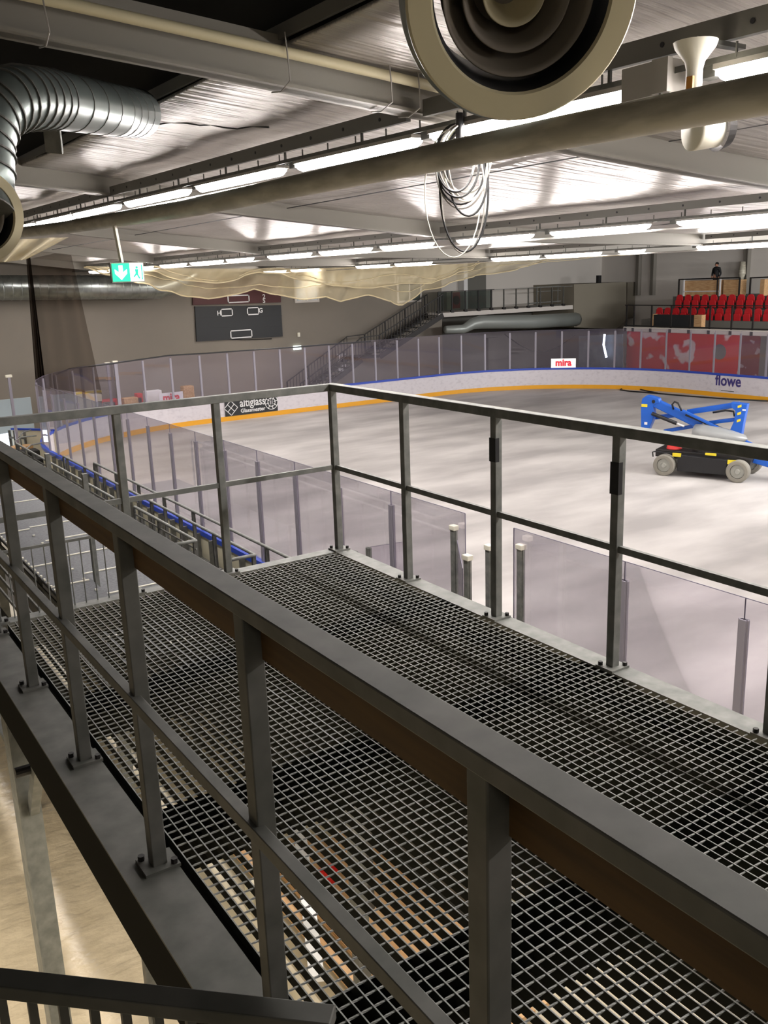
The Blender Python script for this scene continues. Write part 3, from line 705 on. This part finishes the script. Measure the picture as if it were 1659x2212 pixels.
MB().box((-.55,0,.05),(.35,.3,1.05)).o('case','cream',t); MB().box((-.15,-.02,.1),(.4,.0,1.0)).o('red_door','redwall',t); MB().lathe((.12,-.03,.55),(0,1,0),[(0,0),(0,.25),(.01,.25)],18).o('reel','maroon',t)
a=PY(1012,600,42.8);b=PY(1052,560,42.8)
struct(MB().box((a.x,42.9,3.95),(b.x,43.4,7)).o('wall_pier','wall_recess')); struct(MB().box((a.x-.3,42.85,3.95),(a.x-.02,43.4,7)).o('door_1','line'))
a=PY(1147,655,41.5);b=PY(1236,620,41.5)
t=thing('metal_frame_trolley','silver rectangular metal frame standing on the balcony','frame',(0,41.0,0))
mb=MB(); mb.bar((a.x,0,4.0),(a.x,0,5.1),.06,.06).bar((b.x,0,4.0),(b.x,0,5.1),.06,.06).bar((a.x,0,5.05),(b.x,0,5.05),.06,.06).bar((a.x,0,4.8),(b.x,0,4.8),.04,.04).bar((a.x-.6,0,4.15),(b.x,0,4.2),.06,.06).bar(((a.x+b.x)/2,0,4.1),((a.x+b.x)/2,0,5.1),.05,.05); mb.o('frame_tubes','galv',t)
MB().box((a.x-.6,-.1,3.95),(b.x,.1,4.02)).o('base','galv_dark',t)
# duct below balcony
P_=[PY(965,712,39.6),PY(1003,711,39.6),PY(1022,700,39.6),PY(1040,696,39.6),PY(1150,695,39.6),PY(1246,690,39.6)]
t=thing('ventilation_duct','silver round duct under the balcony slab','duct')
MB().tube([(v.x,39.7,v.z) for v in P_],[.2,.24,.30,.36,.38,.40],24).o('duct_body','zinc2',t,smooth=True)
t2=MB().lathe((P_[-1].x,39.7,P_[-1].z),(1,0,0),[(0,.4),(.15,.36),(.22,.2),(.24,0)],24).o('end_cap','zinc',t,smooth=True)
# beige clad block
struct(MB().prism([(v.x,39.9,v.z) for v in (PY(1240,614,39.9),PY(1353,609,39.9),PY(1353,690,39.9),PY(1330,711,39.9),PY(1240,707,39.9))],(0,3.6,0)).o('wall_block','panel'))
a=PY(1353,610,40.6);b=PY(1400,612,40.6)
struct(MB().box((a.x,40.5,2.9),(b.x,43,a.z)).o('wall_block_side','panel2'))
p=PY(1300,605,39.95); tag(MB().box((p.x-.12,40.1,p.z-.2),(p.x+.12,40.3,p.z+.28)).o('small_speaker','black'),'small black device standing on top of the beige block','device')
# curled cable strung below balcony, blue tarp
a=PX(1345,730,38.2); 
t=tag(MB().prism([PX(1250,726,38.2),PX(1345,722,38.2),PX(1345,830,38.2),PX(1250,829,38.2)],(.04,0,0)).o('tarpaulin','bluewall'),'blue grey tarpaulin hung behind the far corner panes','tarpaulin')
M['tarp']=mat('tarp_blue',(78,92,102),.6,0,((2,2,2),4,(96,108,116),.4,.6)); t.data.materials[0]=M['tarp']
tag(MB().tube([PX(1306,722,37.9),PX(1304,745,37.9),PX(1310,772,37.9)],.06,6).o('pane_glint','pane_glow'),'narrow glowing strip imitating a lamp reflection in the far panes','reflection')  # glowing tube stands in for lamps mirrored in the curved glass
pts=[PY(1090+i*11,722+38*math.sin(math.pi*i/14),39.2) for i in range(15)]
tag(MB().tube(pts,.03,5).o('slack_cable','black'),'slack black cable drooping behind the far panes','cable')
a=PY(1055,730,43.3);b=PY(1080,800,43.3)
struct(MB().box((a.x,43.3,0),(b.x,43.6,a.z)).o('wall_block_column','wall_recess'))
# ================================================================== RIGHT SIDE GRANDSTAND
struct(MB().box((39,10,2.62),(46,35.1,2.86)).o('stand_slab','wall_light'))
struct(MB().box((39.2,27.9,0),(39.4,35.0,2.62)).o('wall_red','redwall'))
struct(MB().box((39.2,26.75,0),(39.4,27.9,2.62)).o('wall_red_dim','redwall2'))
struct(MB().box((39.2,10,0),(39.4,26.75,2.62)).o('wall_grey_beneath','wall_recess'))
struct(MB().lathe((39.19,29.0,1.75),(1,0,0),[(0,0),(0,.38),(.02,.38)],28).o('trim_4','wall_recess'))
p=PX(1590,705,39.15)
for k,(xa,xb,z) in enumerate([(40.2,41.0,3.2),(41.0,42.0,3.7),(42.0,46,4.35)]):
    struct(MB().box((xa,10,2.86),(xb,34.9-(k*.3),z)).o('stand_step','wall_recess'))
def seat(label,grp):
    t=thing('stadium_seat',label,'seat',(0,0,0),0,grp)
    MB().prism([(-.02,-.21,.42),(-.02,.21,.42),(-.03,.21,.68),(-.03,.15,.80),(-.03,.07,.84),(-.03,-.07,.84),(-.03,-.15,.80),(-.03,-.21,.68)],(.05,0,0)).o('backrest','red',t,bevel=.01)
    MB().prism([(-.12,-.19,.18),(-.12,.19,.18),(-.14,.19,.52),(-.14,.12,.58),(-.14,-.12,.58),(-.14,-.19,.52)],(.06,0,0)).o('folded_seat','red',t,bevel=.01)
    MB().box((-.06,-.03,0),(0,.03,.45)).o('leg','blackm',t)
    return t
s0=seat('x','x'); first=True
for rown,X,z,ystart,cnt in (('front',40.6,2.98,34.0,16),('upper',41.6,3.62,33.5,15)):
    for i in range(cnt):
        o=s0 if first else copy_tree(s0); first=False
        o.location=(X,ystart-i*.55,z); o['label']='red folding seat in the %s row of the far stand, %s from its left end'%(rown,ORD[i]); o['group']='red seats in the %s row'%rown
# rail in front of stand
t=thing('stand_railing','black railing along the front edge of the red seat stand','railing')
for i,px in enumerate((1353,1369,1407,1449,1490,1533,1580,1626,1670)):
    p=PX(px,700,39.05); MB().box((39.02,p.y-.035,2.7),(39.08,p.y+.035,4.02)).o('post','blackm',t)
    MB().box((38.96,p.y-.07,2.62),(39.04,p.y+.07,2.8)).o('bracket','blackm',t)
MB().box((39.03,22,2.88),(39.07,35.05,2.95)).o('bottom_rail','blackm',t); MB().box((39.03,22,3.98),(39.07,35.05,4.03)).o('top_rail','blackm',t)
a=PX(1414,700,39.6);b=PX(1502,700,39.6);c=PX(1518,700,39.6)
t=thing('black_crate','long black board with pale wooden ends behind the stand railing','crate',(39.5,0,2.88))
MB().box((0,b.y,0),(.3,a.y,.62)).o('black_front','score',t); MB().box((-.02,c.y,-.0),(.3,b.y,.64)).box((-.02,a.y,0),(.3,a.y+.18,.64)).o('wooden_end','tan_wood',t)
# upper railing, crates
t=thing('upper_stand_railing','dark railing frames behind the top row of red seats','railing',(42.3,0,0))
for pa,pb in (((1467,1598)),((1621,1700))):
    a=PX(pa,610,42.3);b=PX(pb,606,42.3)
    MB().bar((0,a.y,5.25),(0,b.y,5.28),.06,.07).bar((0,a.y,4.35),(0,a.y,5.28),.07,.07).bar((0,b.y,4.35),(0,b.y,5.28),.07,.07).bar((0,(a.y*.35+b.y*.65),4.35),(0,(a.y*.35+b.y*.65),5.28),.06,.06).o('frame','blackm',t)
for k,(pa,pb,lab) in enumerate([(1478,1556,'wide tan wooden crate in a pale frame behind the red seats'),(1562,1596,'small tan wooden crate right of the wide one'),(1641,1650,'narrow upright tan plank at the far right of the stand')]):
    a=PX(pa,630,42.6);b=PX(pb,630,42.6)
    t=thing('wooden_crate',lab,'crate',(42.6,0,4.35))
    MB().box((0,b.y,0),(.6,a.y,.82)).o('side','tan_wood',t)
    if k==0: MB().bar((-.05,a.y,0),(-.05,a.y,.95),.06,.08).bar((-.05,b.y,0),(-.05,b.y,.95),.06,.08).bar((-.05,a.y,.92),(-.05,b.y,.92),.06,.06).bar((-.05,a.y,.25),(-.05,b.y,.25),.06,.05).o('pale_frame','line',t)
# columns on right wall
for k,px in enumerate((1378,1410,1612)):
    p=PX(px,560,45.8); tag(MB().box((45.8,p.y-.16,4.3),(45.99,p.y+.16,7.1)).box((45.7,p.y-.17,4.3),(45.8,p.y-.12,7.1)).o('wall_column','rafter'),['left of two close grey columns on the right wall','right of two close grey columns on the right wall','single grey column on the right wall behind the person'][k],'column')
a=PX(1604,575,45.5);
tag(MB().tube([PX(1605,565,45.55),PX(1603,590,45.55),PX(1600,607,45.55)],[.14,.2,.12],8).o('hanging_sack','galv_pipe',smooth=True),'dull rolled sack hanging on the grey column right of the person','sack')
# person
def person():
    p0=PX(1547,600,43.55); base=Vector((43.55,p0.y,4.35))
    t=thing('person','person in a black jacket standing behind the top row of red seats','person',base,math.radians(180))
    me=bpy.data.meshes.new('body'); 
    V=[(0,0,.92),(0,0,1.12),(0,0,1.35),(0,0,1.47),(0,.02,1.52),(.03,0,1.60),(.02,0,1.70),
       (0,.19,1.42),(-.02,.27,1.15),(.08,.24,.95),(0.1,.16,.93),(0,-.19,1.42),(-.02,-.27,1.15),(.10,-.22,.97),(.12,-.14,.95),
       (0,.10,.88),(.01,.11,.48),(0,.12,.08),(.14,.13,.03),(0,-.10,.88),(.01,-.11,.48),(0,-.12,.08),(.14,-.13,.03)]
    Ed=[(0,1),(1,2),(2,3),(3,4),(4,5),(5,6),(3,7),(7,8),(8,9),(9,10),(3,11),(11,12),(12,13),(13,14),(0,15),(15,16),(16,17),(17,18),(0,19),(19,20),(20,21),(21,22)]
    R_=[.14,.13,.15,.09,.055,.085,.075,.075,.055,.04,.035,.075,.055,.04,.035,.095,.065,.045,.04,.095,.065,.045,.04]
    me.from_pydata(V,Ed,[]); ob=bpy.data.objects.new('body',me); C.objects.link(ob); ob.parent=t
    s=ob.modifiers.new('skin','SKIN'); sv=me.skin_vertices[0].data
    for i,r in enumerate(R_): sv[i].radius=(r,r*1.15 if i in(1,2) else r)
    sv[0].use_root=True
    ob.modifiers.new('sub','SUBSURF').levels=1; ob.modifiers[-1].render_levels=2
    # materials by height after applying modifiers
    bpy.context.view_layer.update()
    m2=bpy.data.meshes.new_from_object(ob.evaluated_get(bpy.context.evaluated_depsgraph_get()))
    ob.modifiers.clear(); ob.data=m2; m2.materials.clear()
    for k in ('cloth','jeans','skin','black'): m2.materials.append(M[k])
    for pg in m2.polygons:
        c=pg.center; pg.use_smooth=True
        pg.material_index=0 if c.z>.88 else (3 if c.z<.07 else 1)
        if c.z>1.53: pg.material_index=2
        if c.x>.09 and .88<c.z<1.05: pg.material_index=2
    vs=MB(); 
    hd=MB().lathe((-.005,0,1.60),(0,0,1),[(.0,.088),(.05,.098),(.10,.09),(.14,.06),(.155,0)],18).o('hair','hair',t,smooth=True); hd.location=(-.015,0,.01)
    mb=MB().lathe((.105,0,1.60),(1,0,-.2),[(-.03,.018),(.02,.01),(.025,0)],8); mb.o('nose','skin',t,smooth=True)
    mb=MB()
    for s_ in (-1,1): mb.lathe((.095,.032*s_,1.635),(1,0,0),[(-.01,.013),(.008,.01),(.01,0)],8)
    mb.o('eyes','black',t); MB().box((.09,-.025,1.555),(.10,.025,1.563)).o('mouth','maroon',t)
    mb=MB()
    for s_ in (-1,1): mb.lathe((.02,.09*s_,1.61),(0,s_,0),[(-.02,.028),(.01,.022),(.012,0)],8)
    mb.o('ears','skin',t,smooth=True)
    for s_ in (-1,1):
        mb=MB()
        for f in range(5):
            yy=s_*(.13-.012*f); mb.tube([(.13,yy,.955-.008*f),(.17,yy-s_*.01,.94-.008*f),(.185,yy-s_*.02,.915-.008*f)],.009,6)
        mb.o('hand','skin',t,smooth=True)
person()
# ================================================================== BOOM LIFT
A=Vector((20.95,17.18,0))*(1.0); u=Vector((.36,-.933,0)).normalized(); nn=Vector((.933,.36,0))
rzl=math.atan2(u.y,u.x)   # local x = along wheelbase, local y = away from the camera
t=thing('boom_lift','blue articulated boom lift parked on the rink floor','lift',A,rzl)
def Lp(x,y,z): return (x,y,z)
for i,(wx,wy) in enumerate(((0,.12),(2.06,.12),(0,1.45),(2.06,1.45))):
    r=.31
    w=MB().lathe((wx,wy,r),(0,1,0),[(-.13,.20),(-.13,r*.9),(-.11,r),(.11,r),(.13,r*.9),(.13,.20),(-.13,.20)],32).o('wheel','tyre',t)
    MB().lathe((wx,wy,r),(0,1,0),[(-.09,.0),(-.09,.19),(.09,.19),(.09,0)],24).o('hub','hub',w); MB().lathe((wx,wy,r),(0,1,0),[(-.14,0),(-.14,.06),(-.08,.09)],16).o('hub_cap','hub',w)
MB().prism([(.36,.1,.16),(1.75,.1,.16),(1.75,.1,.60),(.36,.1,.64)],(0,1.35,0)).o('chassis','black',t,bevel=.02)
MB().prism([(-.35,.28,.5),(2.3,.28,.42),(2.35,.28,.62),(1.75,.28,.74),(.5,.28,.70),(-.35,.28,.72)],(0,1.0,0)).o('deck_cover','blackm',t,bevel=.02)
MB().tube([(-.35,.1,.52),(-.37,.1,.66),(-.3,.1,.68),(.2,.1,.66)],.02,8).o('bumper_bar','black',t)
MB().lathe((.1,.6,.72),(0,0,1),[(0,.22),(.08,.2),(.1,0)],20).o('red_dome','redplast',t,smooth=True)
MB().box((.22,.08,.58),(.46,.12,.68)).box((1.78,.02,.50),(2.0,.06,.62)).box((1.15,.05,.70),(1.45,.09,.76)).o('warning_decal','lyel',t)
MB().lathe((1.1,.75,.72),(0,0,1),[(0,.5),(.1,.5),(.12,.45)],28).o('turntable','black',t)
MB().prism([(.7,.25,.84),(2.0,.25,.80),(2.05,.25,.9),(1.9,.25,.98),(.72,.25,.98)],(0,1.0,0)).o('turret_base','lgrey',t,bevel=.03)
MB().box((1.0,.22,.86),(1.35,.26,.94)).o('yellow_label','lyel',t)
# engine cowl
vs=[];fs=[];prof=[(.66,.0),(.68,.9),(.95,1.0),(1.3,.95),(1.7,.72),(2.05,.42),(2.14,.0)]
for xx,s_ in prof:
    for k in range(16):
        th=2*math.pi*k/16; vs.append((xx,.62+.38*s_*math.cos(th),1.24-.12*(xx-.66)*.6+.26*s_*math.sin(th)))
for i in range(len(prof)-1):
    for k in range(16): k2=(k+1)%16; fs.append((i*16+k,i*16+k2,i*16+16+k2,i*16+16+k))
MB().add(vs,fs).o('engine_cowl','lgrey',t,smooth=True)
yb=.8
def plate(poly,th,name,mm,y=yb,bv=.015): return MB().prism([(x,y-th/2,z) for x,z in poly],(0,th,0)).o(name,mm,t,bevel=bv)
up=plate([(-.95,1.20),(-.72,1.20),(-.60,1.50),(-.58,1.66),(-.62,1.95),(-.42,2.02),(-.46,2.14),(-.66,2.2),(-.82,2.22),(-.95,2.12),(-.98,1.9)],.24,'rear_knuckle','bluelift')
MB().box((-.96,yb-.13,1.88),(-.78,yb-.122,1.96)).o('yellow_sticker','lyel',up); MB().box((-.85,yb-.13,1.35),(-.76,yb-.122,1.43)).o('white_sticker','line',up)
MB().lathe((-.6,yb-.14,2.05),(0,1,0),[(0,0),(0,.05),(.28,.05),(.28,0)],14).o('pivot_pin','black',up)
MB().bar((-.62,yb,2.02),(.80,yb,1.42),.2,.24).o('main_boom','bluelift',t,bevel=.02)
MB().bar((.30,yb+.25,1.74),(1.75,yb+.25,2.04),.14,.15).o('upper_link','bluelift',t,bevel=.01)
MB().bar((-.7,yb+.25,1.52),(.25,yb+.25,1.68),.14,.12).o('upper_link_rear','bluelift',t,bevel=.01)
MB().bar((-.35,yb+.2,1.14),(.50,yb+.2,1.34),.14,.10).o('lower_link','bluelift',t,bevel=.01)
MB().bar((.95,yb+.2,1.47),(1.72,yb+.2,1.62),.14,.10).o('lower_link','bluelift',t,bevel=.01)
fr=plate([(1.60,2.13),(2.05,2.10),(1.98,1.6),(1.93,1.12),(1.62,1.33),(1.72,1.62),(1.74,1.9),(1.62,2.0)],.26,'front_knuckle','bluelift')
mb=MB()
for z_ in (1.98,1.78,1.58): mb.prism([(1.80,yb-.14,z_),(1.90,yb-.14,z_+.04),(1.90,yb-.14,z_+.11),(1.80,yb-.14,z_+.07)],(0,.006,0))
mb.o('hazard_stripes','lyel',fr); MB().box((1.93,yb-.14,1.92),(2.02,yb-.132,1.96)).o('white_sticker','line',fr)
MB().bar((.28,yb-.18,1.84),(2.3,yb-.18,.98),.09,.07).o('thin_boom','bluelift',t,bevel=.01)
MB().bar((.35,yb-.05,1.72),(1.8,yb-.05,1.2),.12,.08).o('cylinder_boom','black',t)
MB().tube([(-.62,yb-.16,1.70),(.12,yb-.16,1.45)],.055,12).o('lift_cylinder','black',t,smooth=True); MB().tube([(.12,yb-.16,1.45),(.34,yb-.16,1.38)],.03,10).o('cylinder_rod','line',t,smooth=True)
MB().tube([(.0,yb-.12,1.85),(-.04,yb-.14,2.0),(.03,yb-.14,2.08),(.13,yb-.14,2.04),(.2,yb-.14,1.92),(.24,yb-.14,1.82)],.028,8).o('hose_loop','black',t,smooth=True)
MB().tube([(1.05,yb+.15,1.78),(1.4,yb+.15,1.86),(1.62,yb+.15,1.84),(1.66,yb+.15,1.7)],.03,8).o('hose','black',t,smooth=True)
MB().bar((1.9,yb-.1,.72),(2.35,yb-.1,.52),.12,.12).o('jib_joint','black',t)
MB().bar((2.25,yb-.1,.60),(3.6,yb-.1,.30),.2,.22).o('jib','bluelift',t,bevel=.02)
mb=MB()
for z_ in (.25,.8,1.35):
    mb.bar((3.6,.3,z_),(3.6,1.5,z_),.04,.04).bar((4.3,.3,z_),(4.3,1.5,z_),.04,.04).bar((3.6,.3,z_),(4.3,.3,z_),.04,.04).bar((3.6,1.5,z_),(4.3,1.5,z_),.04,.04)
for x_,y_ in ((3.6,.3),(3.6,1.5),(4.3,.3),(4.3,1.5)): mb.bar((x_,y_,.2),(x_,y_,1.37),.04,.04)
mb.box((3.6,.3,.18),(4.3,1.5,.22)); mb.o('basket','blackm',t)
# ================================================================== NETS
def net(pts_b,Y,ztop,label,mm='net',rope=True,fold=.35):
    b=[PY(x,y,Y) for x,y in pts_b]
    N=160; vs=[];fs=[]; low=[]
    for i in range(N+1):
        x=b[0].x+(b[-1].x-b[0].x)*i/N
        for p,q_ in zip(b,b[1:]):
            if p.x<=x<=q_.x+1e-6:
                f=(x-p.x)/max(q_.x-p.x,1e-6); f2=f*f*(3-2*f); zb=p.z+(q_.z-p.z)*f2; break
        zt=ztop(x); zb=min(zb,zt-.03)
        for k in range(9):
            g_=k/8; z=zt+(zb-zt)*g_; yy=Y+fold*math.sin(x*1.7+g_*4)*g_+.12*math.sin(x*6+g_*2)
            vs.append((x,yy,z))
        low.append(vs[-1])
    for i in range(N):
        for k in range(8): fs.append((i*9+k,i*9+k+1,i*9+10+k,i*9+9+k))
    t=thing('safety_net',label,'net'); MB().add(vs,fs).o('mesh_cloth',mm,t,smooth=True)
    if rope:
        MB().tube(low,.03,5).o('edge_rope','netrope',t,smooth=True)
        mid=[(vs[i*9+5][0],vs[i*9+5][1]-.05,vs[i*9+5][2]+.12*math.sin(i*.13)) for i in range(N+1)]
        MB().tube(mid,.018,5).o('fold_rope','netrope',t,smooth=True)
    return t
net([(185,577),(245,596),(300,612),(360,628),(420,641),(450,645),(500,636),(555,624),(600,636),(650,647),(700,641),(745,651),(795,637),(830,650),(860,659),(880,656),(930,625),(985,605),(1060,592),(1140,575),(1200,560),(1290,543),(1360,538)],34.0,lambda x:rz(x)-.02,'pale sagging safety net bunched under the ceiling before the end wall')
net([(240,574),(320,585),(400,605),(470,611),(560,588),(600,590),(660,606),(720,617),(800,622),(870,612),(930,612),(1000,585),(1060,560)],33.2,lambda x:rz(x)-.02,'second layer of pale net hanging in front of the sagging one',fold=.2)
def flatnet(poly,Y,mm,label,name='hanging_net'):
    b=[PY(x,y,Y) for x,y in poly]
    N=24; vs=[];fs=[]
    # poly: TL, TR, BR, BL
    TL,TR,BR,BL=b
    for i in range(N+1):
        for k in range(N+1):
            p=TL.lerp(TR,i/N).lerp(BL.lerp(BR,i/N),k/N); p.y=Y+.25*math.sin(i*.9)*(.3+k/N*.7); vs.append(p)
    for i in range(N):
        for k in range(N): j=i*(N+1)+k; fs.append((j,j+1,j+N+2,j+N+1))
    return tag(MB().add(vs,fs).o(name,mm,smooth=True),label,'net')
flatnet([(60,560),(152,540),(222,852),(84,838)],33.0,'net_dark','dark brown safety net hanging down to the left rink corner')
flatnet([(57,556),(66,556),(100,838),(80,838)],32.8,'net_core','dark bunched left edge of the hanging brown net','net_edge')
b=[PY(x,y,20.0) for x,y in [(-40,510),(290,505),(200,545),(90,575),(30,590),(-40,600)]]
flatnet([(-60,522),(150,512),(60,560),(-60,575)],14.0,'net','pale net sheet draped under the pipe at the left edge','draped_net')
pts=[PY(x,y,35.2) for x,y in [(120,845),(115,812),(150,797),(178,793),(230,787),(300,777),(365,768),(450,763),(560,755),(640,750),(700,745),(800,738)]]
tag(MB().tube(pts,.03,5).o('net_cord','black'),'thin dark cord strung along the tops of the end panes','cord')
p=PY(178,797,36); tag(MB().bar((p.x,36.2,0),(p.x,36.2,p.z),.09,.09).o('dark_post','blackm'),'dark post with cord at the left rink corner','post')
# ================================================================== CLUTTER AT THE FAR LEFT
struct(MB().box((2.0,36.4,0),(7.9,36.5,1.9)).o('wall_low_partition','bluewall'))
a=PZ(25,925,1.1); b=PZ(98,928,1.1)
t=thing('spare_board','cream panel with blue top edge beyond the left boards','board panel')
MB().bar((a.x,a.y,.55),(b.x+.3,b.y-.3,.55),.06,1.0).o('panel','cream',t); MB().bar((a.x,a.y,1.08),(b.x+.3,b.y-.3,1.08),.1,.06).o('blue_edge','blue_cap',t)
d_=(b-a)
mb=MB()
for f in (0,.15,.45):
    p=a+d_*f; mb.bar((p.x-.12,p.y-.12,0),(p.x-.12,p.y-.12,1.05),.08,.08)
mb.bar((a.x-.15,a.y-.15,.8),(a.x+d_.x*.5-.15,a.y+d_.y*.5-.15,.8),.06,.06); mb.o('support_frame','galv_dark',t)
a=PZ(-10,985,0); 
a=PZ(-6,992,.05); b=PZ(27,985,.05)
t=tag(MB().bar((a.x,a.y,.45),(b.x,b.y,.45),.04,.9).o('bright_window','pane_glow'),'bright daylit opening at the far left below the rail','window')
def clutter(px,py,z,size,mm,name,label,cat):
    p=PZ(px,py,z); w,d0,h=size
    tt=thing(name,label,cat,(p.x,p.y,z))
    MB().box((-w/2,-d0/2,0),(w/2,d0/2,h)).o('body',mm,tt,bevel=min(size)*.15); return tt
for k,(px,py,sz,mm,nm,lab,cat) in enumerate([(452,1,0,0,0,0,0)][:0]): pass
for px,py,mm,lab,w,h in [(452/1.0*.26+340,0,0,0,0,0)][:0]: pass
for (px,py,w,h,mm,nm,lab,cat) in [(230,874,.9,.45,'redplast','storage_box','low red box behind the end panes left of the sign','box'),(285,868,.8,.4,'tan_wood','storage_box','brown carton behind the end panes','box'),(300,862,.25,.5,'redplast','traffic_bin','slim red container among the cartons behind the panes','container'),
    (405,848,.5,.6,'tan_wood','storage_box','small cardboard box right of the left mira sign','box'),(330,853,.7,.4,'line','plastic_bag','white plastic bag on the stack behind the panes','bag'),(190,868,1.1,.9,'cream','notice_board','pale panel with yellow top beside the dark post','panel')]:
    p=PY(px,py,38.6); tt=thing(nm,lab,cat,(p.x,38.6,0))
    MB().box((-w/2,-.2,0),(w/2,.2,max(p.z+h/2,.3))).o('body',mm,tt,bevel=.03)
    if nm=='notice_board': MB().box((-w/2,-.22,p.z+h/2-.08),(w/2,-.2,p.z+h/2)).o('yellow_strip','lyel',tt)
mb=MB(); p=PZ(258,935,0); t=thing('small_table','small dark table with a black case by the end boards','table',(p.x,p.y,0))
MB().box((-.6,-.3,.68),(.6,.3,.72)).o('top','galv_dark',t)
for sx in (-.55,.5):
    for sy in (-.25,.2): MB().box((sx,sy,0),(sx+.05,sy+.05,.68)).o('leg','galv_dark',t)
tag(MB().box((p.x-.5,p.y-.2,.72),(p.x-.1,p.y+.2,1.3)).o('black_case','black',bevel=.02),'black case standing on the small table by the end boards','case')
# tools at far left corner outside boards
for k,(px,py) in enumerate(((60,985),(72,1004),(45,975))):
    p=PZ(px,py,.4); t=thing('equipment_cart',['dark wheeled cart by the tribune end, middle one','dark wheeled cart by the tribune end, nearest one','dark wheeled cart by the tribune end, farthest one'][k],'cart',(p.x,p.y,0),.4*k,'carts by the tribune end')
    MB().box((-.35,-.3,.2),(.35,.3,.6)).o('body',('black','black','tan_wood')[k],t,bevel=.03); MB().tube([(-.35,-.3,.5),(-.4,-.3,1.0),(-.2,-.3,1.1),(.3,-.3,1.1)],.025,8).o('handle','galv',t)
    for sx in (-.25,.25): MB().lathe((sx,-.32,.12),(0,1,0),[(0,0),(0,.12),(.06,.12),(.06,0)],14).o('wheel','black',t)
# ================================================================== UNDER THE CATWALK
# creased plastic sheet on the floor
mb=MB(); vs=[];fs=[]; nx,ny=70,110
for i in range(nx+1):
    for j in range(ny+1):
        x=-1.5+4.2*i/nx; y=4.2+9*j/ny
        z=.012+.02*abs(math.sin(x*3.1+y*1.3)+math.sin(y*2.7-x*1.9))+random.random()*.008
        vs.append((x,y,z))
for i in range(nx):
    for j in range(ny): k=i*(ny+1)+j; fs.append((k,k+ny+1,k+ny+2,k+1))
tag(mb.add(vs,fs).o('plastic_sheet','sheet',smooth=True),'creased translucent plastic sheet covering the cream floor below the catwalk','sheet')
for i in range(6):
    x=3.0+i*.22
    t=tag(MB().box((x,4.3,0.3),(x+.16,7.6-.1*i,.34)).o('timber_plank','tan_wood'),'pale timber plank in the stack under the catwalk, %s from the left'%ORD[i],'plank','planks stacked under the catwalk')
t=thing('plank_trestle','low cream trestle carrying the planks under the catwalk','trestle')
for y in (4.6,7.0): MB().box((2.9,y,0),(4.3,y+.08,.3)).o('beam','cream',t)
tag(MB().bar((3.9,7.9,.5),(2.75,5.4,.5),.12,.06).o('white_channel','line'),'pale straight channel lying beside the planks under the catwalk','channel')
tag(MB().box((3.45,6.5,.36),(3.6,6.6,.5)).o('red_tool_box','redplast'),'tiny red object on the planks under the catwalk','object')
